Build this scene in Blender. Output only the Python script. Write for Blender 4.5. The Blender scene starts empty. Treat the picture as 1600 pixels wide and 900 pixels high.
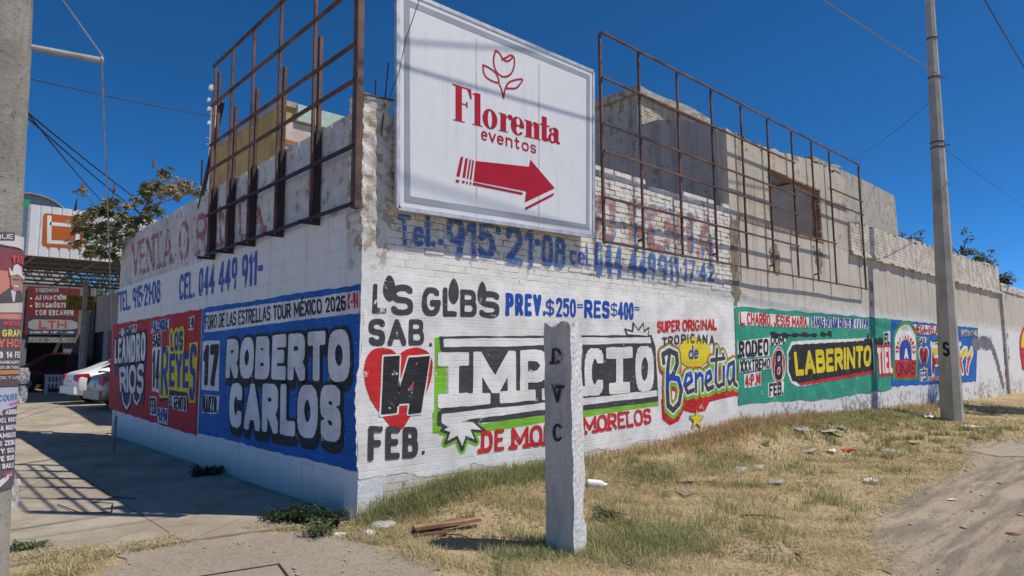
import bpy, math, random
import numpy as np
from mathutils import Vector
RNG = np.random.default_rng(7); random.seed(7)
D = bpy.data; SC = bpy.context.scene; COL = SC.collection
V3 = lambda *a: np.array(a, float)

# ------------------------------------------------------------------ camera, sky, sun, exposure
FPX = 1021.5                                   # focal length in photo pixels (1600 wide)
CAM = V3(-3.421, -5.958, 1.6)
ROT = np.array([[0.73265875, -0.066967, -0.67729357], [-0.68055236, -0.08337657, -0.72794013], [-0.00772245, 0.99426544, -0.10666112]])
cd = D.cameras.new('camera'); cam = D.objects.new('camera', cd); COL.objects.link(cam); SC.camera = cam
cd.sensor_width = 36.0; cd.lens = FPX / 1600 * 36; cd.clip_start = 0.05; cd.clip_end = 3000
from mathutils import Matrix
mw = Matrix([list(ROT[i]) + [CAM[i]] for i in range(3)] + [[0, 0, 0, 1]]); cam.matrix_world = mw
SUN_EL, SUN_AZ = 60.0, (0.62, -0.78)
world = D.worlds.new('World'); SC.world = world; world.use_nodes = True
wn = world.node_tree; bg = wn.nodes['Background']; sky = wn.nodes.new('ShaderNodeTexSky')
sky.sky_type = 'NISHITA'; sky.sun_disc = False; sky.sun_elevation = math.radians(SUN_EL)
sky.sun_rotation = math.atan2(SUN_AZ[0], SUN_AZ[1]); sky.altitude = 1900; sky.air_density = 0.45; sky.dust_density = 0.25; sky.ozone_density = 9.0
hs = wn.nodes.new('ShaderNodeHueSaturation'); hs.inputs['Saturation'].default_value = 1.16; hs.inputs['Hue'].default_value = .494; wn.links.new(sky.outputs[0], hs.inputs['Color']); wn.links.new(hs.outputs[0], bg.inputs[0]); bg.inputs[1].default_value = 0.15
sd = D.lights.new('sun', 'SUN'); sun = D.objects.new('sun', sd); COL.objects.link(sun)
sd.energy = 3.7; sd.angle = math.radians(0.55); sd.color = (1.0, 0.94, 0.84)
ce = math.cos(math.radians(SUN_EL)); TOSUN = V3(SUN_AZ[0] * ce, SUN_AZ[1] * ce, math.sin(math.radians(SUN_EL))); TOSUN /= np.linalg.norm(TOSUN)
sun.rotation_euler = Vector(-TOSUN).to_track_quat('-Z', 'Y').to_euler()
SC.view_settings.view_transform = 'Standard'; SC.view_settings.look = 'None'; SC.view_settings.exposure = 0.14; SC.view_settings.gamma = 1.0
SC.render.engine = 'CYCLES'; SC.cycles.use_denoising = True; SC.cycles.max_bounces = 6; SC.cycles.transparent_max_bounces = 12

# ------------------------------------------------------------------ geometry of the place from the photo
def ray(x, y): return ROT @ V3((x - 800) / FPX, -(y - 450) / FPX, -1)
def hit(x, y, ax, val):
    d = ray(x, y); return CAM + d * ((val - CAM[ax]) / d[ax])
def at(x, y, depth): return CAM + ray(x, y) * depth
def sst(t): t = np.clip(t, 0, 1); return t * t * (3 - 2 * t)
def ground_h(x, y):
    x = np.asarray(x, float); y = np.asarray(y, float)
    rise = np.interp(x, [-1, 0, .31, 1.04, 2.65, 4.7, 7.5, 10.5, 15, 22.7, 28.3, 40], [0, 0, .07, .18, .2, .22, .4, .35, .2, .05, 0, 0])
    h = rise * sst((y + 1.7) / 1.6) * (x > 0) * (1 - sst((y - .15) / .4))
    h = h + .25 * sst((y - 11) / 7)
    b = .018 * np.sin(2.1 * x + 1.3 * y) + .012 * np.sin(4.3 * x - 3.1 * y + 1) + .008 * np.sin(9 * x + 7 * y)
    return h + b * sst((x + .2) / .8) * sst((-y) / .3) * .9
def G(x, y):
    z = 0.0
    for _ in range(12):
        p = hit(x, y, 2, z); z = .5 * z + .5 * float(ground_h(p[0], p[1]))
    p[2] = float(ground_h(p[0], p[1])); return p

# ------------------------------------------------------------------ node helpers and materials
def nd(nt, t, **kw):
    n = nt.nodes.new('ShaderNode' + t)
    for k, v in kw.items():
        if k.startswith('i') and k[1:].isdigit(): n.inputs[int(k[1:])].default_value = v
        elif hasattr(n, k) and k not in ('Scale',): setattr(n, k, v)
        else: n.inputs[k.replace('_', ' ')].default_value = v
    return n
def mix(nt, f, a, b, mode='MIX'):
    m = nt.nodes.new('ShaderNodeMix'); m.data_type = 'RGBA'; m.blend_type = mode
    for s, v in ((m.inputs[0], f), (m.inputs[6], a), (m.inputs[7], b)):
        if hasattr(v, 'is_linked'): nt.links.new(v, s)
        elif isinstance(v, (int, float)): s.default_value = v
        else: s.default_value = (*v[:3], 1)
    return m.outputs[2]
def mth(nt, op, a, b=None, clamp=False):
    m = nt.nodes.new('ShaderNodeMath'); m.operation = op; m.use_clamp = clamp
    for s, v in ((m.inputs[0], a), (m.inputs[1], b)):
        if v is None: continue
        if hasattr(v, 'is_linked'): nt.links.new(v, s)
        else: s.default_value = v
    return m.outputs[0]
def rng(nt, v, a, b, c=0., d=1.):
    m = nt.nodes.new('ShaderNodeMapRange'); m.interpolation_type = 'SMOOTHSTEP'
    nt.links.new(v, m.inputs[0]); m.inputs[1].default_value = a; m.inputs[2].default_value = b; m.inputs[3].default_value = c; m.inputs[4].default_value = d
    return m.outputs[0]
def noise(nt, vec, scale, detail=4., rough=.55, stretch=None):
    if stretch:
        mp = nt.nodes.new('ShaderNodeMapping'); mp.inputs['Scale'].default_value = stretch; nt.links.new(vec, mp.inputs[0]); vec = mp.outputs[0]
    n = nt.nodes.new('ShaderNodeTexNoise'); n.inputs['Scale'].default_value = scale; n.inputs['Detail'].default_value = detail; n.inputs['Roughness'].default_value = rough
    nt.links.new(vec, n.inputs['Vector']); return n.outputs[0]
def newmat(name):
    m = D.materials.new(name); m.use_nodes = True; nt = m.node_tree; return m, nt, nt.nodes['Principled BSDF']
def pos(nt): return nt.nodes.new('ShaderNodeNewGeometry').outputs['Position']
def bump(nt, h, bsdf, strength=.5, dist=.01):
    b = nt.nodes.new('ShaderNodeBump'); b.inputs['Strength'].default_value = strength; b.inputs['Distance'].default_value = dist
    nt.links.new(h, b.inputs['Height']); nt.links.new(b.outputs[0], bsdf.inputs['Normal'])
def setc(nt, bsdf, c): nt.links.new(c, bsdf.inputs['Base Color'])

BW, RH, MO = .265, .0785, .006            # brick length, course height, joint
def brick_fac(nt, p, bw=BW, rh=RH, mo=MO, axis=0, smooth=.1, warp=0.0):
    s = nt.nodes.new('ShaderNodeSeparateXYZ'); nt.links.new(p, s.inputs[0]); c = nt.nodes.new('ShaderNodeCombineXYZ')
    zz = s.outputs[2]
    if warp: zz = mth(nt, 'ADD', zz, mth(nt, 'MULTIPLY', noise(nt, p, 1.3, 2), warp))
    nt.links.new(s.outputs[axis], c.inputs[0]); nt.links.new(zz, c.inputs[1])
    b = nt.nodes.new('ShaderNodeTexBrick'); nt.links.new(c.outputs[0], b.inputs['Vector'])
    b.inputs['Scale'].default_value = 1; b.inputs['Mortar Size'].default_value = mo; b.inputs['Mortar Smooth'].default_value = smooth
    b.inputs['Brick Width'].default_value = bw; b.inputs['Row Height'].default_value = rh; b.inputs['Bias'].default_value = 0
    b.inputs['Color1'].default_value = (0, 0, 0, 1); b.inputs['Color2'].default_value = (1, 1, 1, 1)
    return b.outputs['Fac'], b.outputs['Color'], s

_mc = {}
def cached(f):
    def g(*a, **k):
        key = (f.__name__, a, tuple(sorted(k.items())))
        if key not in _mc: _mc[key] = f(*a, **k)
        return _mc[key]
    return g

@cached
def wall_mat(kind):
    m, nt, b = newmat('wall_' + kind); p = pos(nt)
    n1 = noise(nt, p, .9, 5); n2 = noise(nt, p, 6, 8, .65); n3 = noise(nt, p, 38, 5, .7); ns = noise(nt, p, 1.0, 5, .6, (5, 5, .35))
    if kind == 'brick':
        fac, _, s = brick_fac(nt, p, smooth=.2); z = s.outputs[2]
        col = mix(nt, n1, (.78, .75, .70), (.86, .835, .79))
        up = mth(nt, 'MAXIMUM', rng(nt, mth(nt, 'ADD', z, mth(nt, 'MULTIPLY', n2, .5)), 2.8, 3.3), rng(nt, mth(nt, 'ADD', z, mth(nt, 'MULTIPLY', n2, .35)), .75, .45))
        col = mix(nt, mth(nt, 'MULTIPLY', up, rng(nt, mth(nt, 'ADD', mth(nt, 'MULTIPLY', ns, .5), mth(nt, 'MULTIPLY', n2, .5)), .40, .62, .12, .75)), col, (.58, .52, .42))
        col = mix(nt, rng(nt, mth(nt, 'ADD', z, mth(nt, 'MULTIPLY', n2, .4)), .72, .30, 0, .55), col, (.50, .43, .34))
        pe = mth(nt, 'MULTIPLY', rng(nt, n2, .57, .63), mth(nt, 'ADD', mth(nt, 'MULTIPLY', up, .85), .08), True)
        col = mix(nt, pe, col, mix(nt, n3, (.22, .18, .14), (.44, .36, .28)))
        jd = mth(nt, 'MULTIPLY', fac, mth(nt, 'MULTIPLY', rng(nt, n2, .40, .58), mth(nt, 'ADD', mth(nt, 'MULTIPLY', up, .85), .03)))
        col = mix(nt, jd, col, mix(nt, n3, (.15, .125, .10), (.38, .33, .27)))
        h = mth(nt, 'SUBTRACT', mth(nt, 'ADD', mth(nt, 'MULTIPLY', n2, .7), mth(nt, 'MULTIPLY', n3, .35)), mth(nt, 'MULTIPLY', fac, .25))
        bump(nt, h, b, .75, .014)
    elif kind == 'block':
        fac, _, s = brick_fac(nt, p, .42, .215, .007, 1, .3); z = s.outputs[2]
        col = mix(nt, n1, (.74, .73, .72), (.85, .84, .825))
        up = rng(nt, z, 3.15, 3.22)
        col = mix(nt, mth(nt, 'MULTIPLY', up, rng(nt, mth(nt, 'ADD', mth(nt, 'MULTIPLY', n1, .5), mth(nt, 'MULTIPLY', n2, .5)), .38, .6, .25, .8)), col, (.46, .44, .42))
        col = mix(nt, mth(nt, 'MULTIPLY', rng(nt, n2, .58, .62), mth(nt, 'ADD', mth(nt, 'MULTIPLY', up, .75), .05)), col, (.24, .23, .21))
        col = mix(nt, mth(nt, 'MULTIPLY', rng(nt, ns, .52, .72), .35), col, (.45, .43, .40))
        col = mix(nt, mth(nt, 'MULTIPLY', rng(nt, mth(nt, 'ADD', z, mth(nt, 'MULTIPLY', n2, .3)), .60, .12), .7), col, (.44, .38, .31))
        col = mix(nt, mth(nt, 'MULTIPLY', fac, mth(nt, 'MULTIPLY', rng(nt, n2, .42, .6), .40)), col, (.36, .35, .34))
        bump(nt, mth(nt, 'SUBTRACT', mth(nt, 'ADD', mth(nt, 'MULTIPLY', n2, .5), mth(nt, 'MULTIPLY', n3, .3)), mth(nt, 'MULTIPLY', fac, .4)), b, .6, .008)
    else:                                      # plaster: 'plaster' whitewashed below, bare above; 'ruin' bare; 'shade' darker copy with the side wall's shade put into its colour
        s = nt.nodes.new('ShaderNodeSeparateXYZ'); nt.links.new(p, s.inputs[0]); z = s.outputs[2]
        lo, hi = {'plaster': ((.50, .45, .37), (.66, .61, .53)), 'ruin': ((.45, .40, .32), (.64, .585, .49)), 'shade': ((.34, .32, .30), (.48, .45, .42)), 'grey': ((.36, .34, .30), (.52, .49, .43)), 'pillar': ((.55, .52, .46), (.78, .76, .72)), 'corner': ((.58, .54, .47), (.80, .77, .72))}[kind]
        col = mix(nt, n1, lo, hi)
        col = mix(nt, rng(nt, ns, .48, .70, 0, .65), col, tuple(c * .55 for c in lo))
        if kind == 'corner':
            col = mix(nt, rng(nt, mth(nt, 'ADD', n2, mth(nt, 'MULTIPLY', n3, .12)), .57, .61, 0, .85), col, mix(nt, n3, (.30, .24, .17), (.46, .38, .28)))
            col = mix(nt, rng(nt, mth(nt, 'ADD', z, mth(nt, 'MULTIPLY', n2, .7)), 3.15, 2.8), col, mix(nt, n2, (.70, .70, .69), (.84, .84, .83)))
        elif kind == 'plaster':
            wz = rng(nt, mth(nt, 'ADD', z, mth(nt, 'MULTIPLY', n2, .9)), 3.35, 2.85)
            col = mix(nt, mth(nt, 'MULTIPLY', wz, .93), col, mix(nt, n2, (.70, .70, .69), (.84, .84, .83)))
            low = rng(nt, z, 1.0, .35)
            pe = mth(nt, 'MULTIPLY', rng(nt, mth(nt, 'ADD', mth(nt, 'ADD', mth(nt, 'MULTIPLY', n2, .7), mth(nt, 'MULTIPLY', n1, .3)), mth(nt, 'MULTIPLY', low, .09)), .565, .64), mth(nt, 'ADD', mth(nt, 'MULTIPLY', low, .55), .35))
            col = mix(nt, pe, col, mix(nt, n3, (.16, .14, .12), (.44, .40, .36)))
        else:
            col = mix(nt, rng(nt, n2, .54, .68, 0, .45), col, tuple(c * .36 for c in lo)); col = mix(nt, rng(nt, mth(nt, 'ADD', mth(nt, 'MULTIPLY', n1, .35), mth(nt, 'MULTIPLY', n2, .65)), .56, .60, 0, .8), col, mix(nt, n3, (.20, .13, .09), (.38, .27, .19)))
        bump(nt, mth(nt, 'ADD', mth(nt, 'MULTIPLY', n2, .8), mth(nt, 'MULTIPLY', n3, .4)), b, .7, .02 if kind != 'pillar' else .05)
    setc(nt, b, col); b.inputs['Roughness'].default_value = .85; b.inputs['Specular IOR Level'].default_value = .2
    return m

@cached
def paint(col, wear=.25, kind='brick', rough=.7):
    m, nt, b = newmat('paint'); p = pos(nt)
    n1 = noise(nt, p, 2.2, 4); n2 = noise(nt, p, 6, 8, .65); n3 = noise(nt, p, 38, 5, .7); st = noise(nt, p, 7, 4, .6, (.6, .6, 5))
    c = mix(nt, rng(nt, n1, .3, .7), tuple(x * .80 for x in col), tuple(min(1, x * 1.15 + .008) for x in col))
    c = mix(nt, rng(nt, st, .40, .68, 0, .42), c, tuple(min(.85, x * 1.55 + .035) for x in col)); c = mix(nt, rng(nt, noise(nt, p, 19, 5, .7, (.5, .5, 3)), .52, .70, 0, .30), c, tuple(x * .55 for x in col))
    if kind == 'none': c = mix(nt, rng(nt, n1, .3, .7), tuple(x * .92 for x in col), tuple(min(1, x * 1.08) for x in col))
    wr = rng(nt, mth(nt, 'ADD', mth(nt, 'MULTIPLY', n2, .7), mth(nt, 'MULTIPLY', n3, .3)), .66 - wear * .2, .70 - wear * .2, 0, .85)
    c = mix(nt, wr, c, (.66, .65, .63))
    setc(nt, b, c); b.inputs['Roughness'].default_value = rough; b.inputs['Specular IOR Level'].default_value = .25
    if kind == 'brick':
        fac, _, s = brick_fac(nt, p, smooth=.4); h = mth(nt, 'SUBTRACT', mth(nt, 'ADD', mth(nt, 'MULTIPLY', n2, .6), mth(nt, 'MULTIPLY', n3, .3)), mth(nt, 'MULTIPLY', fac, mth(nt, 'MULTIPLY', rng(nt, n2, .40, .60), .34))); bump(nt, h, b, .75, .011)
    elif kind == 'block':
        fac, _, s = brick_fac(nt, p, .42, .215, .007, 1, .4); h = mth(nt, 'SUBTRACT', mth(nt, 'ADD', mth(nt, 'MULTIPLY', n2, .5), mth(nt, 'MULTIPLY', n3, .3)), mth(nt, 'MULTIPLY', fac, .4)); bump(nt, h, b, .6, .01)
    elif kind == 'plaster': bump(nt, mth(nt, 'ADD', mth(nt, 'MULTIPLY', n2, .8), mth(nt, 'MULTIPLY', n3, .4)), b, .7, .018)
    return m
@cached
def faded(col, amount=.5, brick=True):
    m, nt, b = newmat('faded_paint'); p = pos(nt); n2 = noise(nt, p, 5, 8, .65); n3 = noise(nt, p, 30, 4, .7)
    a = rng(nt, mth(nt, 'ADD', mth(nt, 'MULTIPLY', n2, .65), mth(nt, 'MULTIPLY', n3, .35)), .28 + amount * .36, .44 + amount * .30, .92, .08)
    if brick:
        fac, _, s = brick_fac(nt, p, mo=.0075, smooth=.05); a = mth(nt, 'MULTIPLY', a, mth(nt, 'SUBTRACT', 1., mth(nt, 'MULTIPLY', fac, .8)))
    setc(nt, b, mix(nt, n2, tuple(x * .8 for x in col), tuple(min(1, x * 1.2) for x in col))); b.inputs['Roughness'].default_value = .8
    nt.links.new(a, b.inputs['Alpha']); return m
@cached
def simple(col, rough=.6, metal=0., var=.2, scale=8., spec=.4, bmp=0., bscale=40.):
    m, nt, b = newmat('surface'); tc = nt.nodes.new('ShaderNodeTexCoord').outputs['Object']
    n1 = noise(nt, tc, scale, 6, .6)
    setc(nt, b, mix(nt, rng(nt, n1, .3, .7), tuple(x * (1 - var) for x in col), tuple(min(1, x * (1 + var)) for x in col)))
    b.inputs['Roughness'].default_value = rough; b.inputs['Metallic'].default_value = metal; b.inputs['Specular IOR Level'].default_value = spec
    if bmp: bump(nt, noise(nt, tc, bscale, 6, .6), b, bmp, .01)
    return m
@cached
def rust(dark=0):
    m, nt, b = newmat('rusty_steel'); p = pos(nt); n1 = noise(nt, p, 3, 6, .6); n2 = noise(nt, p, 30, 5, .7)
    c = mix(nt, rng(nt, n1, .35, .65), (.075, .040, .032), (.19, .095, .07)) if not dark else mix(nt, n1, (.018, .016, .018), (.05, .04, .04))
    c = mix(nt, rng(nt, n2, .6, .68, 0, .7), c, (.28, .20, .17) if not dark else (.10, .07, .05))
    setc(nt, b, c); b.inputs['Roughness'].default_value = .75; bump(nt, n2, b, .4, .004); return m
@cached
def concrete(lo=(.27, .25, .22), hi=(.42, .39, .34), pits=.6, sc=1.):
    m, nt, b = newmat('concrete'); p = pos(nt); n1 = noise(nt, p, 2.2 * sc, 6, .6); n2 = noise(nt, p, 26 * sc, 6, .7); n3 = noise(nt, p, 90 * sc, 4, .7); ns = noise(nt, p, 2.5 * sc, 4, .6, (3, 3, .25))
    c = mix(nt, rng(nt, n1, .3, .7), lo, hi); c = mix(nt, rng(nt, n2, .58, .66, 0, pits), c, tuple(x * .45 for x in lo)); c = mix(nt, rng(nt, ns, .5, .75, 0, .4), c, tuple(x * .6 for x in lo))
    setc(nt, b, c); b.inputs['Roughness'].default_value = .9; b.inputs['Specular IOR Level'].default_value = .2
    bump(nt, mth(nt, 'ADD', n2, mth(nt, 'MULTIPLY', n3, .5)), b, .6, .012); return m
@cached
def islands(cols, rough=.7, trans=.0):            # colour varies blade by blade / leaf by leaf
    m, nt, b = newmat('foliage'); g = nt.nodes.new('ShaderNodeNewGeometry'); r = nt.nodes.new('ShaderNodeValToRGB'); nt.links.new(g.outputs['Random Per Island'], r.inputs[0])
    cr = r.color_ramp
    while len(cr.elements) < len(cols): cr.elements.new(.5)
    for i, c in enumerate(cols): cr.elements[i].position = i / max(1, len(cols) - 1); cr.elements[i].color = (*c, 1)
    setc(nt, b, r.outputs[0]); b.inputs['Roughness'].default_value = rough; b.inputs['Specular IOR Level'].default_value = .25
    if trans:
        t = nt.nodes.new('ShaderNodeBsdfTranslucent'); nt.links.new(r.outputs[0], t.inputs[0]); mx = nt.nodes.new('ShaderNodeMixShader'); mx.inputs[0].default_value = trans
        nt.links.new(b.outputs[0], mx.inputs[1]); nt.links.new(t.outputs[0], mx.inputs[2]); nt.links.new(mx.outputs[0], nt.nodes['Material Output'].inputs[0])
    return m

# ------------------------------------------------------------------ mesh and object helpers
def wloc(o):
    l = Vector(o.location)
    while o.parent: o = o.parent; l = l + Vector(o.location)
    return l
def link(name, me, mat=None, parent=None, local=False, smooth=False):
    o = D.objects.new(name, me); COL.objects.link(o)
    if mat: me.materials.append(mat)
    if parent:
        o.parent = parent
        if not local: o.location = -wloc(parent)
    if smooth: me.polygons.foreach_set('use_smooth', [True] * len(me.polygons))
    return o
def tag(o, label=None, cat=None, group=None, kind=None):
    if label: o['label'] = label
    if cat: o['category'] = cat
    if group: o['group'] = group
    if kind: o['kind'] = kind
    return o
def root(name, label, cat, loc=(0, 0, 0), group=None):
    o = D.objects.new(name, None); COL.objects.link(o); o.location = [float(v) for v in loc]; o.empty_display_size = .2; return tag(o, label, cat, group)
def fast_mesh(name, v, f):
    v = np.asarray(v, np.float32); f = np.asarray(f, np.int32); me = D.meshes.new(name); k = f.shape[1]
    me.vertices.add(len(v)); me.vertices.foreach_set('co', v.ravel()); me.loops.add(f.size); me.loops.foreach_set('vertex_index', f.ravel())
    me.polygons.add(len(f)); me.polygons.foreach_set('loop_start', np.arange(len(f), dtype=np.int32) * k); me.polygons.foreach_set('loop_total', np.full(len(f), k, np.int32))
    me.update(calc_edges=True); me.validate(); return me
class MB:
    def __init__(s): s.v = []; s.f = []
    def add(s, v, f): n = len(s.v); s.v += [tuple(map(float, p)) for p in v]; s.f += [tuple(i + n for i in q) for q in f]; return s
    def hexa(s, b, t): return s.add(list(b) + list(t), [(3, 2, 1, 0), (4, 5, 6, 7), (0, 1, 5, 4), (1, 2, 6, 5), (2, 3, 7, 6), (3, 0, 4, 7)])
    def box(s, x0, x1, y0, y1, z0, z1): return s.hexa([(x0, y0, z0), (x1, y0, z0), (x1, y1, z0), (x0, y1, z0)], [(x0, y0, z1), (x1, y0, z1), (x1, y1, z1), (x0, y1, z1)])
    def tube(s, pts, r, n=8, r1=None, cap=True, rot=0., sq=None):
        pts = [np.array(p, float) for p in pts]; m = len(pts); rings = []; r1 = r if r1 is None else r1
        up = V3(0, 0, 1)
        for i, p in enumerate(pts):
            d = pts[min(i + 1, m - 1)] - pts[max(i - 1, 0)]; d /= np.linalg.norm(d) + 1e-9
            a = np.cross(d, up if abs(d[2]) < .9 else V3(0, 1, 0)); a /= np.linalg.norm(a); c = np.cross(a, d); rr = r + (r1 - r) * i / max(1, m - 1)
            rings.append([p + rr * (math.cos(rot + 2 * math.pi * k / n) * a + math.sin(rot + 2 * math.pi * k / n) * c) for k in range(n)])
        v = [q for R_ in rings for q in R_]; f = [(i * n + k, i * n + (k + 1) % n, (i + 1) * n + (k + 1) % n, (i + 1) * n + k) for i in range(m - 1) for k in range(n)]
        if cap: f += [tuple(range(n))[::-1], tuple((m - 1) * n + k for k in range(n))]
        return s.add(v, f)
    def bar(s, a, b, w, h=None):                     # square bar between two points
        return s.tube([a, b], w * .7071, 4, rot=math.pi / 4)
    def mesh(s, name): me = D.meshes.new(name); me.from_pydata(s.v, [], s.f); me.update(); return me
    def build(s, name, mat, parent=None, local=False, smooth=False): return link(name, s.mesh(name), mat, parent, local, smooth)
def jitter(me, amp, freq=3., seed=0):
    n = len(me.vertices); co = np.empty(n * 3, np.float32); me.vertices.foreach_get('co', co); co = co.reshape(-1, 3); r = np.random.default_rng(seed)
    for k in range(4):
        w = r.normal(size=(3, 3)) * freq * (1 + k); ph = r.uniform(0, 6.3, 3); co += (amp / (1 + k)) * np.sin(co @ w.T + ph)
    me.vertices.foreach_set('co', co.ravel()); me.update()
def subdiv_box(x0, x1, y0, y1, z0, z1, n):             # box with a gridded skin
    v = []; f = []
    def face(o, a, b, na, nb):
        k = len(v)
        for i in range(na + 1):
            for j in range(nb + 1): v.append(tuple(o + a * i / na + b * j / nb))
        for i in range(na):
            for j in range(nb): q = k + i * (nb + 1) + j; f.append((q, q + nb + 1, q + nb + 2, q + 1))
    X, Y, Z = V3(x1 - x0, 0, 0), V3(0, y1 - y0, 0), V3(0, 0, z1 - z0); O = V3(x0, y0, z0); nx, ny, nz = n
    face(O, Z, X, nz, nx); face(O + Y, X, Z, nx, nz); face(O, Y, Z, ny, nz); face(O + X, Z, Y, nz, ny); face(O, X, Y, nx, ny); face(O + Z, Y, X, ny, nx)
    me = D.meshes.new('m'); me.from_pydata(v, [], f); import bmesh
    bm = bmesh.new(); bm.from_mesh(me); bmesh.ops.remove_doubles(bm, verts=bm.verts, dist=1e-5); bmesh.ops.recalc_face_normals(bm, faces=bm.faces); bm.to_mesh(me); bm.free(); return me

# ------------------------------------------------------------------ painted shapes: a 2-D distance field on a surface, contoured into a mesh
class Field:
    def __init__(s, lo, hi, cell, margin):
        s.c = cell; s.m = margin; lo = np.array(lo) - margin - 2 * cell; hi = np.array(hi) + margin + 2 * cell; s.lo = lo
        s.n = np.maximum(2, np.ceil((hi - lo) / cell).astype(int) + 1); s.u = lo[0] + np.arange(s.n[0]) * cell; s.v = lo[1] + np.arange(s.n[1]) * cell; s.F = np.full(s.n, 9.)
    def win(s, lo, hi, r):
        a = np.clip(np.floor((np.array(lo) - r - s.m - s.lo) / s.c).astype(int) - 1, 0, s.n - 1); b = np.clip(np.ceil((np.array(hi) + r + s.m - s.lo) / s.c).astype(int) + 2, 1, s.n)
        return slice(a[0], b[0]), slice(a[1], b[1])
    def stroke(s, pts, r, p=2.):
        for a, b in zip(pts[:-1], pts[1:]):
            a = np.array(a); b = np.array(b); w = s.win(np.minimum(a, b), np.maximum(a, b), r); U, W = np.meshgrid(s.u[w[0]], s.v[w[1]], indexing='ij')
            d = b - a; L = d @ d + 1e-12; t = np.clip(((U - a[0]) * d[0] + (W - a[1]) * d[1]) / L, 0, 1); x = np.abs(U - a[0] - t * d[0]); y = np.abs(W - a[1] - t * d[1])
            dist = np.hypot(x, y) if p == 2 else (x ** p + y ** p) ** (1 / p); s.F[w] = np.minimum(s.F[w], dist - r)
        return s
    def poly(s, pts):
        P = np.array(pts, float); w = s.win(P.min(0), P.max(0), 0); U, W = np.meshgrid(s.u[w[0]], s.v[w[1]], indexing='ij'); ins = np.zeros(U.shape, bool); dm = np.full(U.shape, 9.)
        for a, b in zip(P, np.roll(P, -1, 0)):
            d = b - a; L = d @ d + 1e-12; t = np.clip(((U - a[0]) * d[0] + (W - a[1]) * d[1]) / L, 0, 1); dm = np.minimum(dm, np.hypot(U - a[0] - t * d[0], W - a[1] - t * d[1]))
            c = ((a[1] > W) != (b[1] > W)) & (U < (b[0] - a[0]) * (W - a[1]) / (b[1] - a[1] + 1e-12) + a[0]); ins ^= c
        s.F[w] = np.minimum(s.F[w], np.where(ins, -dm, dm)); return s
    def wobble(s, amp, freq=9., seed=0):
        if amp <= 0: return s
        r = np.random.default_rng(seed); U, W = np.meshgrid(s.u, s.v, indexing='ij')
        for k in range(5): a = r.normal(size=2) * freq * (1 + .8 * k); s.F += amp / (1 + .7 * k) * np.sin(U * a[0] + W * a[1] + r.uniform(0, 6.3))
        return s
    def contour(s, iso=0., maxrun=10 ** 9):
        F = s.F - iso; I = F < 0; cnt = I[:-1, :-1].astype(int) + I[1:, :-1] + I[1:, 1:] + I[:-1, 1:]; V_ = []; Fc = []
        full = cnt == 4
        for j in range(full.shape[1]):
            col = np.concatenate([[0], full[:, j].astype(np.int8), [0]]); dd = np.diff(col); st = np.where(dd == 1)[0]; en = np.where(dd == -1)[0]
            for a, b in zip(st, en):
                while a < b:
                    e = min(b, a + maxrun); k = len(V_); V_ += [(s.u[a], s.v[j]), (s.u[e], s.v[j]), (s.u[e], s.v[j + 1]), (s.u[a], s.v[j + 1])]; Fc.append((k, k + 1, k + 2, k + 3)); a = e
        ii, jj = np.where((cnt > 0) & (cnt < 4))
        for i, j in zip(ii, jj):
            cs = ((i, j), (i + 1, j), (i + 1, j + 1), (i, j + 1)); k = len(V_)
            for q in range(4):
                a = cs[q]; b = cs[(q + 1) % 4]; fa = F[a]; fb = F[b]
                if fa < 0: V_.append((s.u[a[0]], s.v[a[1]]))
                if (fa < 0) != (fb < 0): t = fa / (fa - fb); V_.append((s.u[a[0]] + t * (s.u[b[0]] - s.u[a[0]]), s.v[a[1]] + t * (s.v[b[1]] - s.v[a[1]])))
            Fc.append(tuple(range(k, len(V_))))
        return np.array(V_).reshape(-1, 2), Fc

def A(cx, cy, rx, ry, a0, a1, n=9, e=2.5):
    o = []
    for i in range(n + 1):
        t = math.radians(a0 + (a1 - a0) * i / n); c, s_ = math.cos(t), math.sin(t); o.append((cx + rx * math.copysign(abs(c) ** (2 / e), c), cy + ry * math.copysign(abs(s_) ** (2 / e), s_)))
    return o
GL = {}
def gl(ch, w, *st): GL[ch] = (w, [list(q) for q in st])
gl('A', .75, [(0, 0), (.5, 1), (1, 0)], [(.2, .3), (.8, .3)]); gl('B', .65, [(0, 0), (0, 1), (.55, 1)] + A(.55, .77, .37, .23, 90, -90) + [(0, .54)], [(.55, .54)] + A(.6, .27, .4, .27, 90, -90) + [(0, 0)])
gl('C', .65, A(.5, .5, .5, .5, 40, 320, 14)); gl('D', .68, [(0, 0), (0, 1), (.35, 1)] + A(.35, .5, .65, .5, 90, -90) + [(0, 0)]); gl('E', .55, [(1, 1), (0, 1), (0, 0), (1, 0)], [(0, .52), (.8, .52)])
gl('F', .52, [(1, 1), (0, 1), (0, 0)], [(0, .5), (.8, .5)]); gl('G', .68, A(.5, .5, .5, .5, 45, 330, 14) + [(1, .45), (.6, .45)]); gl('H', .68, [(0, 0), (0, 1)], [(1, 0), (1, 1)], [(0, .5), (1, .5)])
gl('I', 0., [(.5, 0), (.5, 1)]); gl('J', .5, [(1, 1), (1, .3)] + A(.5, .28, .5, .28, 0, -170)); gl('K', .65, [(0, 0), (0, 1)], [(1, 1), (0, .42)], [(.3, .6), (1, 0)]); gl('L', .5, [(0, 1), (0, 0), (1, 0)])
gl('M', .95, [(0, 0), (0, 1), (.5, .25), (1, 1), (1, 0)]); gl('N', .72, [(0, 0), (0, 1), (1, 0), (1, 1)]); gl('O', .7, A(.5, .5, .5, .5, 0, 360, 22)); gl('P', .6, [(0, 0), (0, 1), (.5, 1)] + A(.5, .73, .5, .27, 90, -90) + [(0, .46)])
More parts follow.
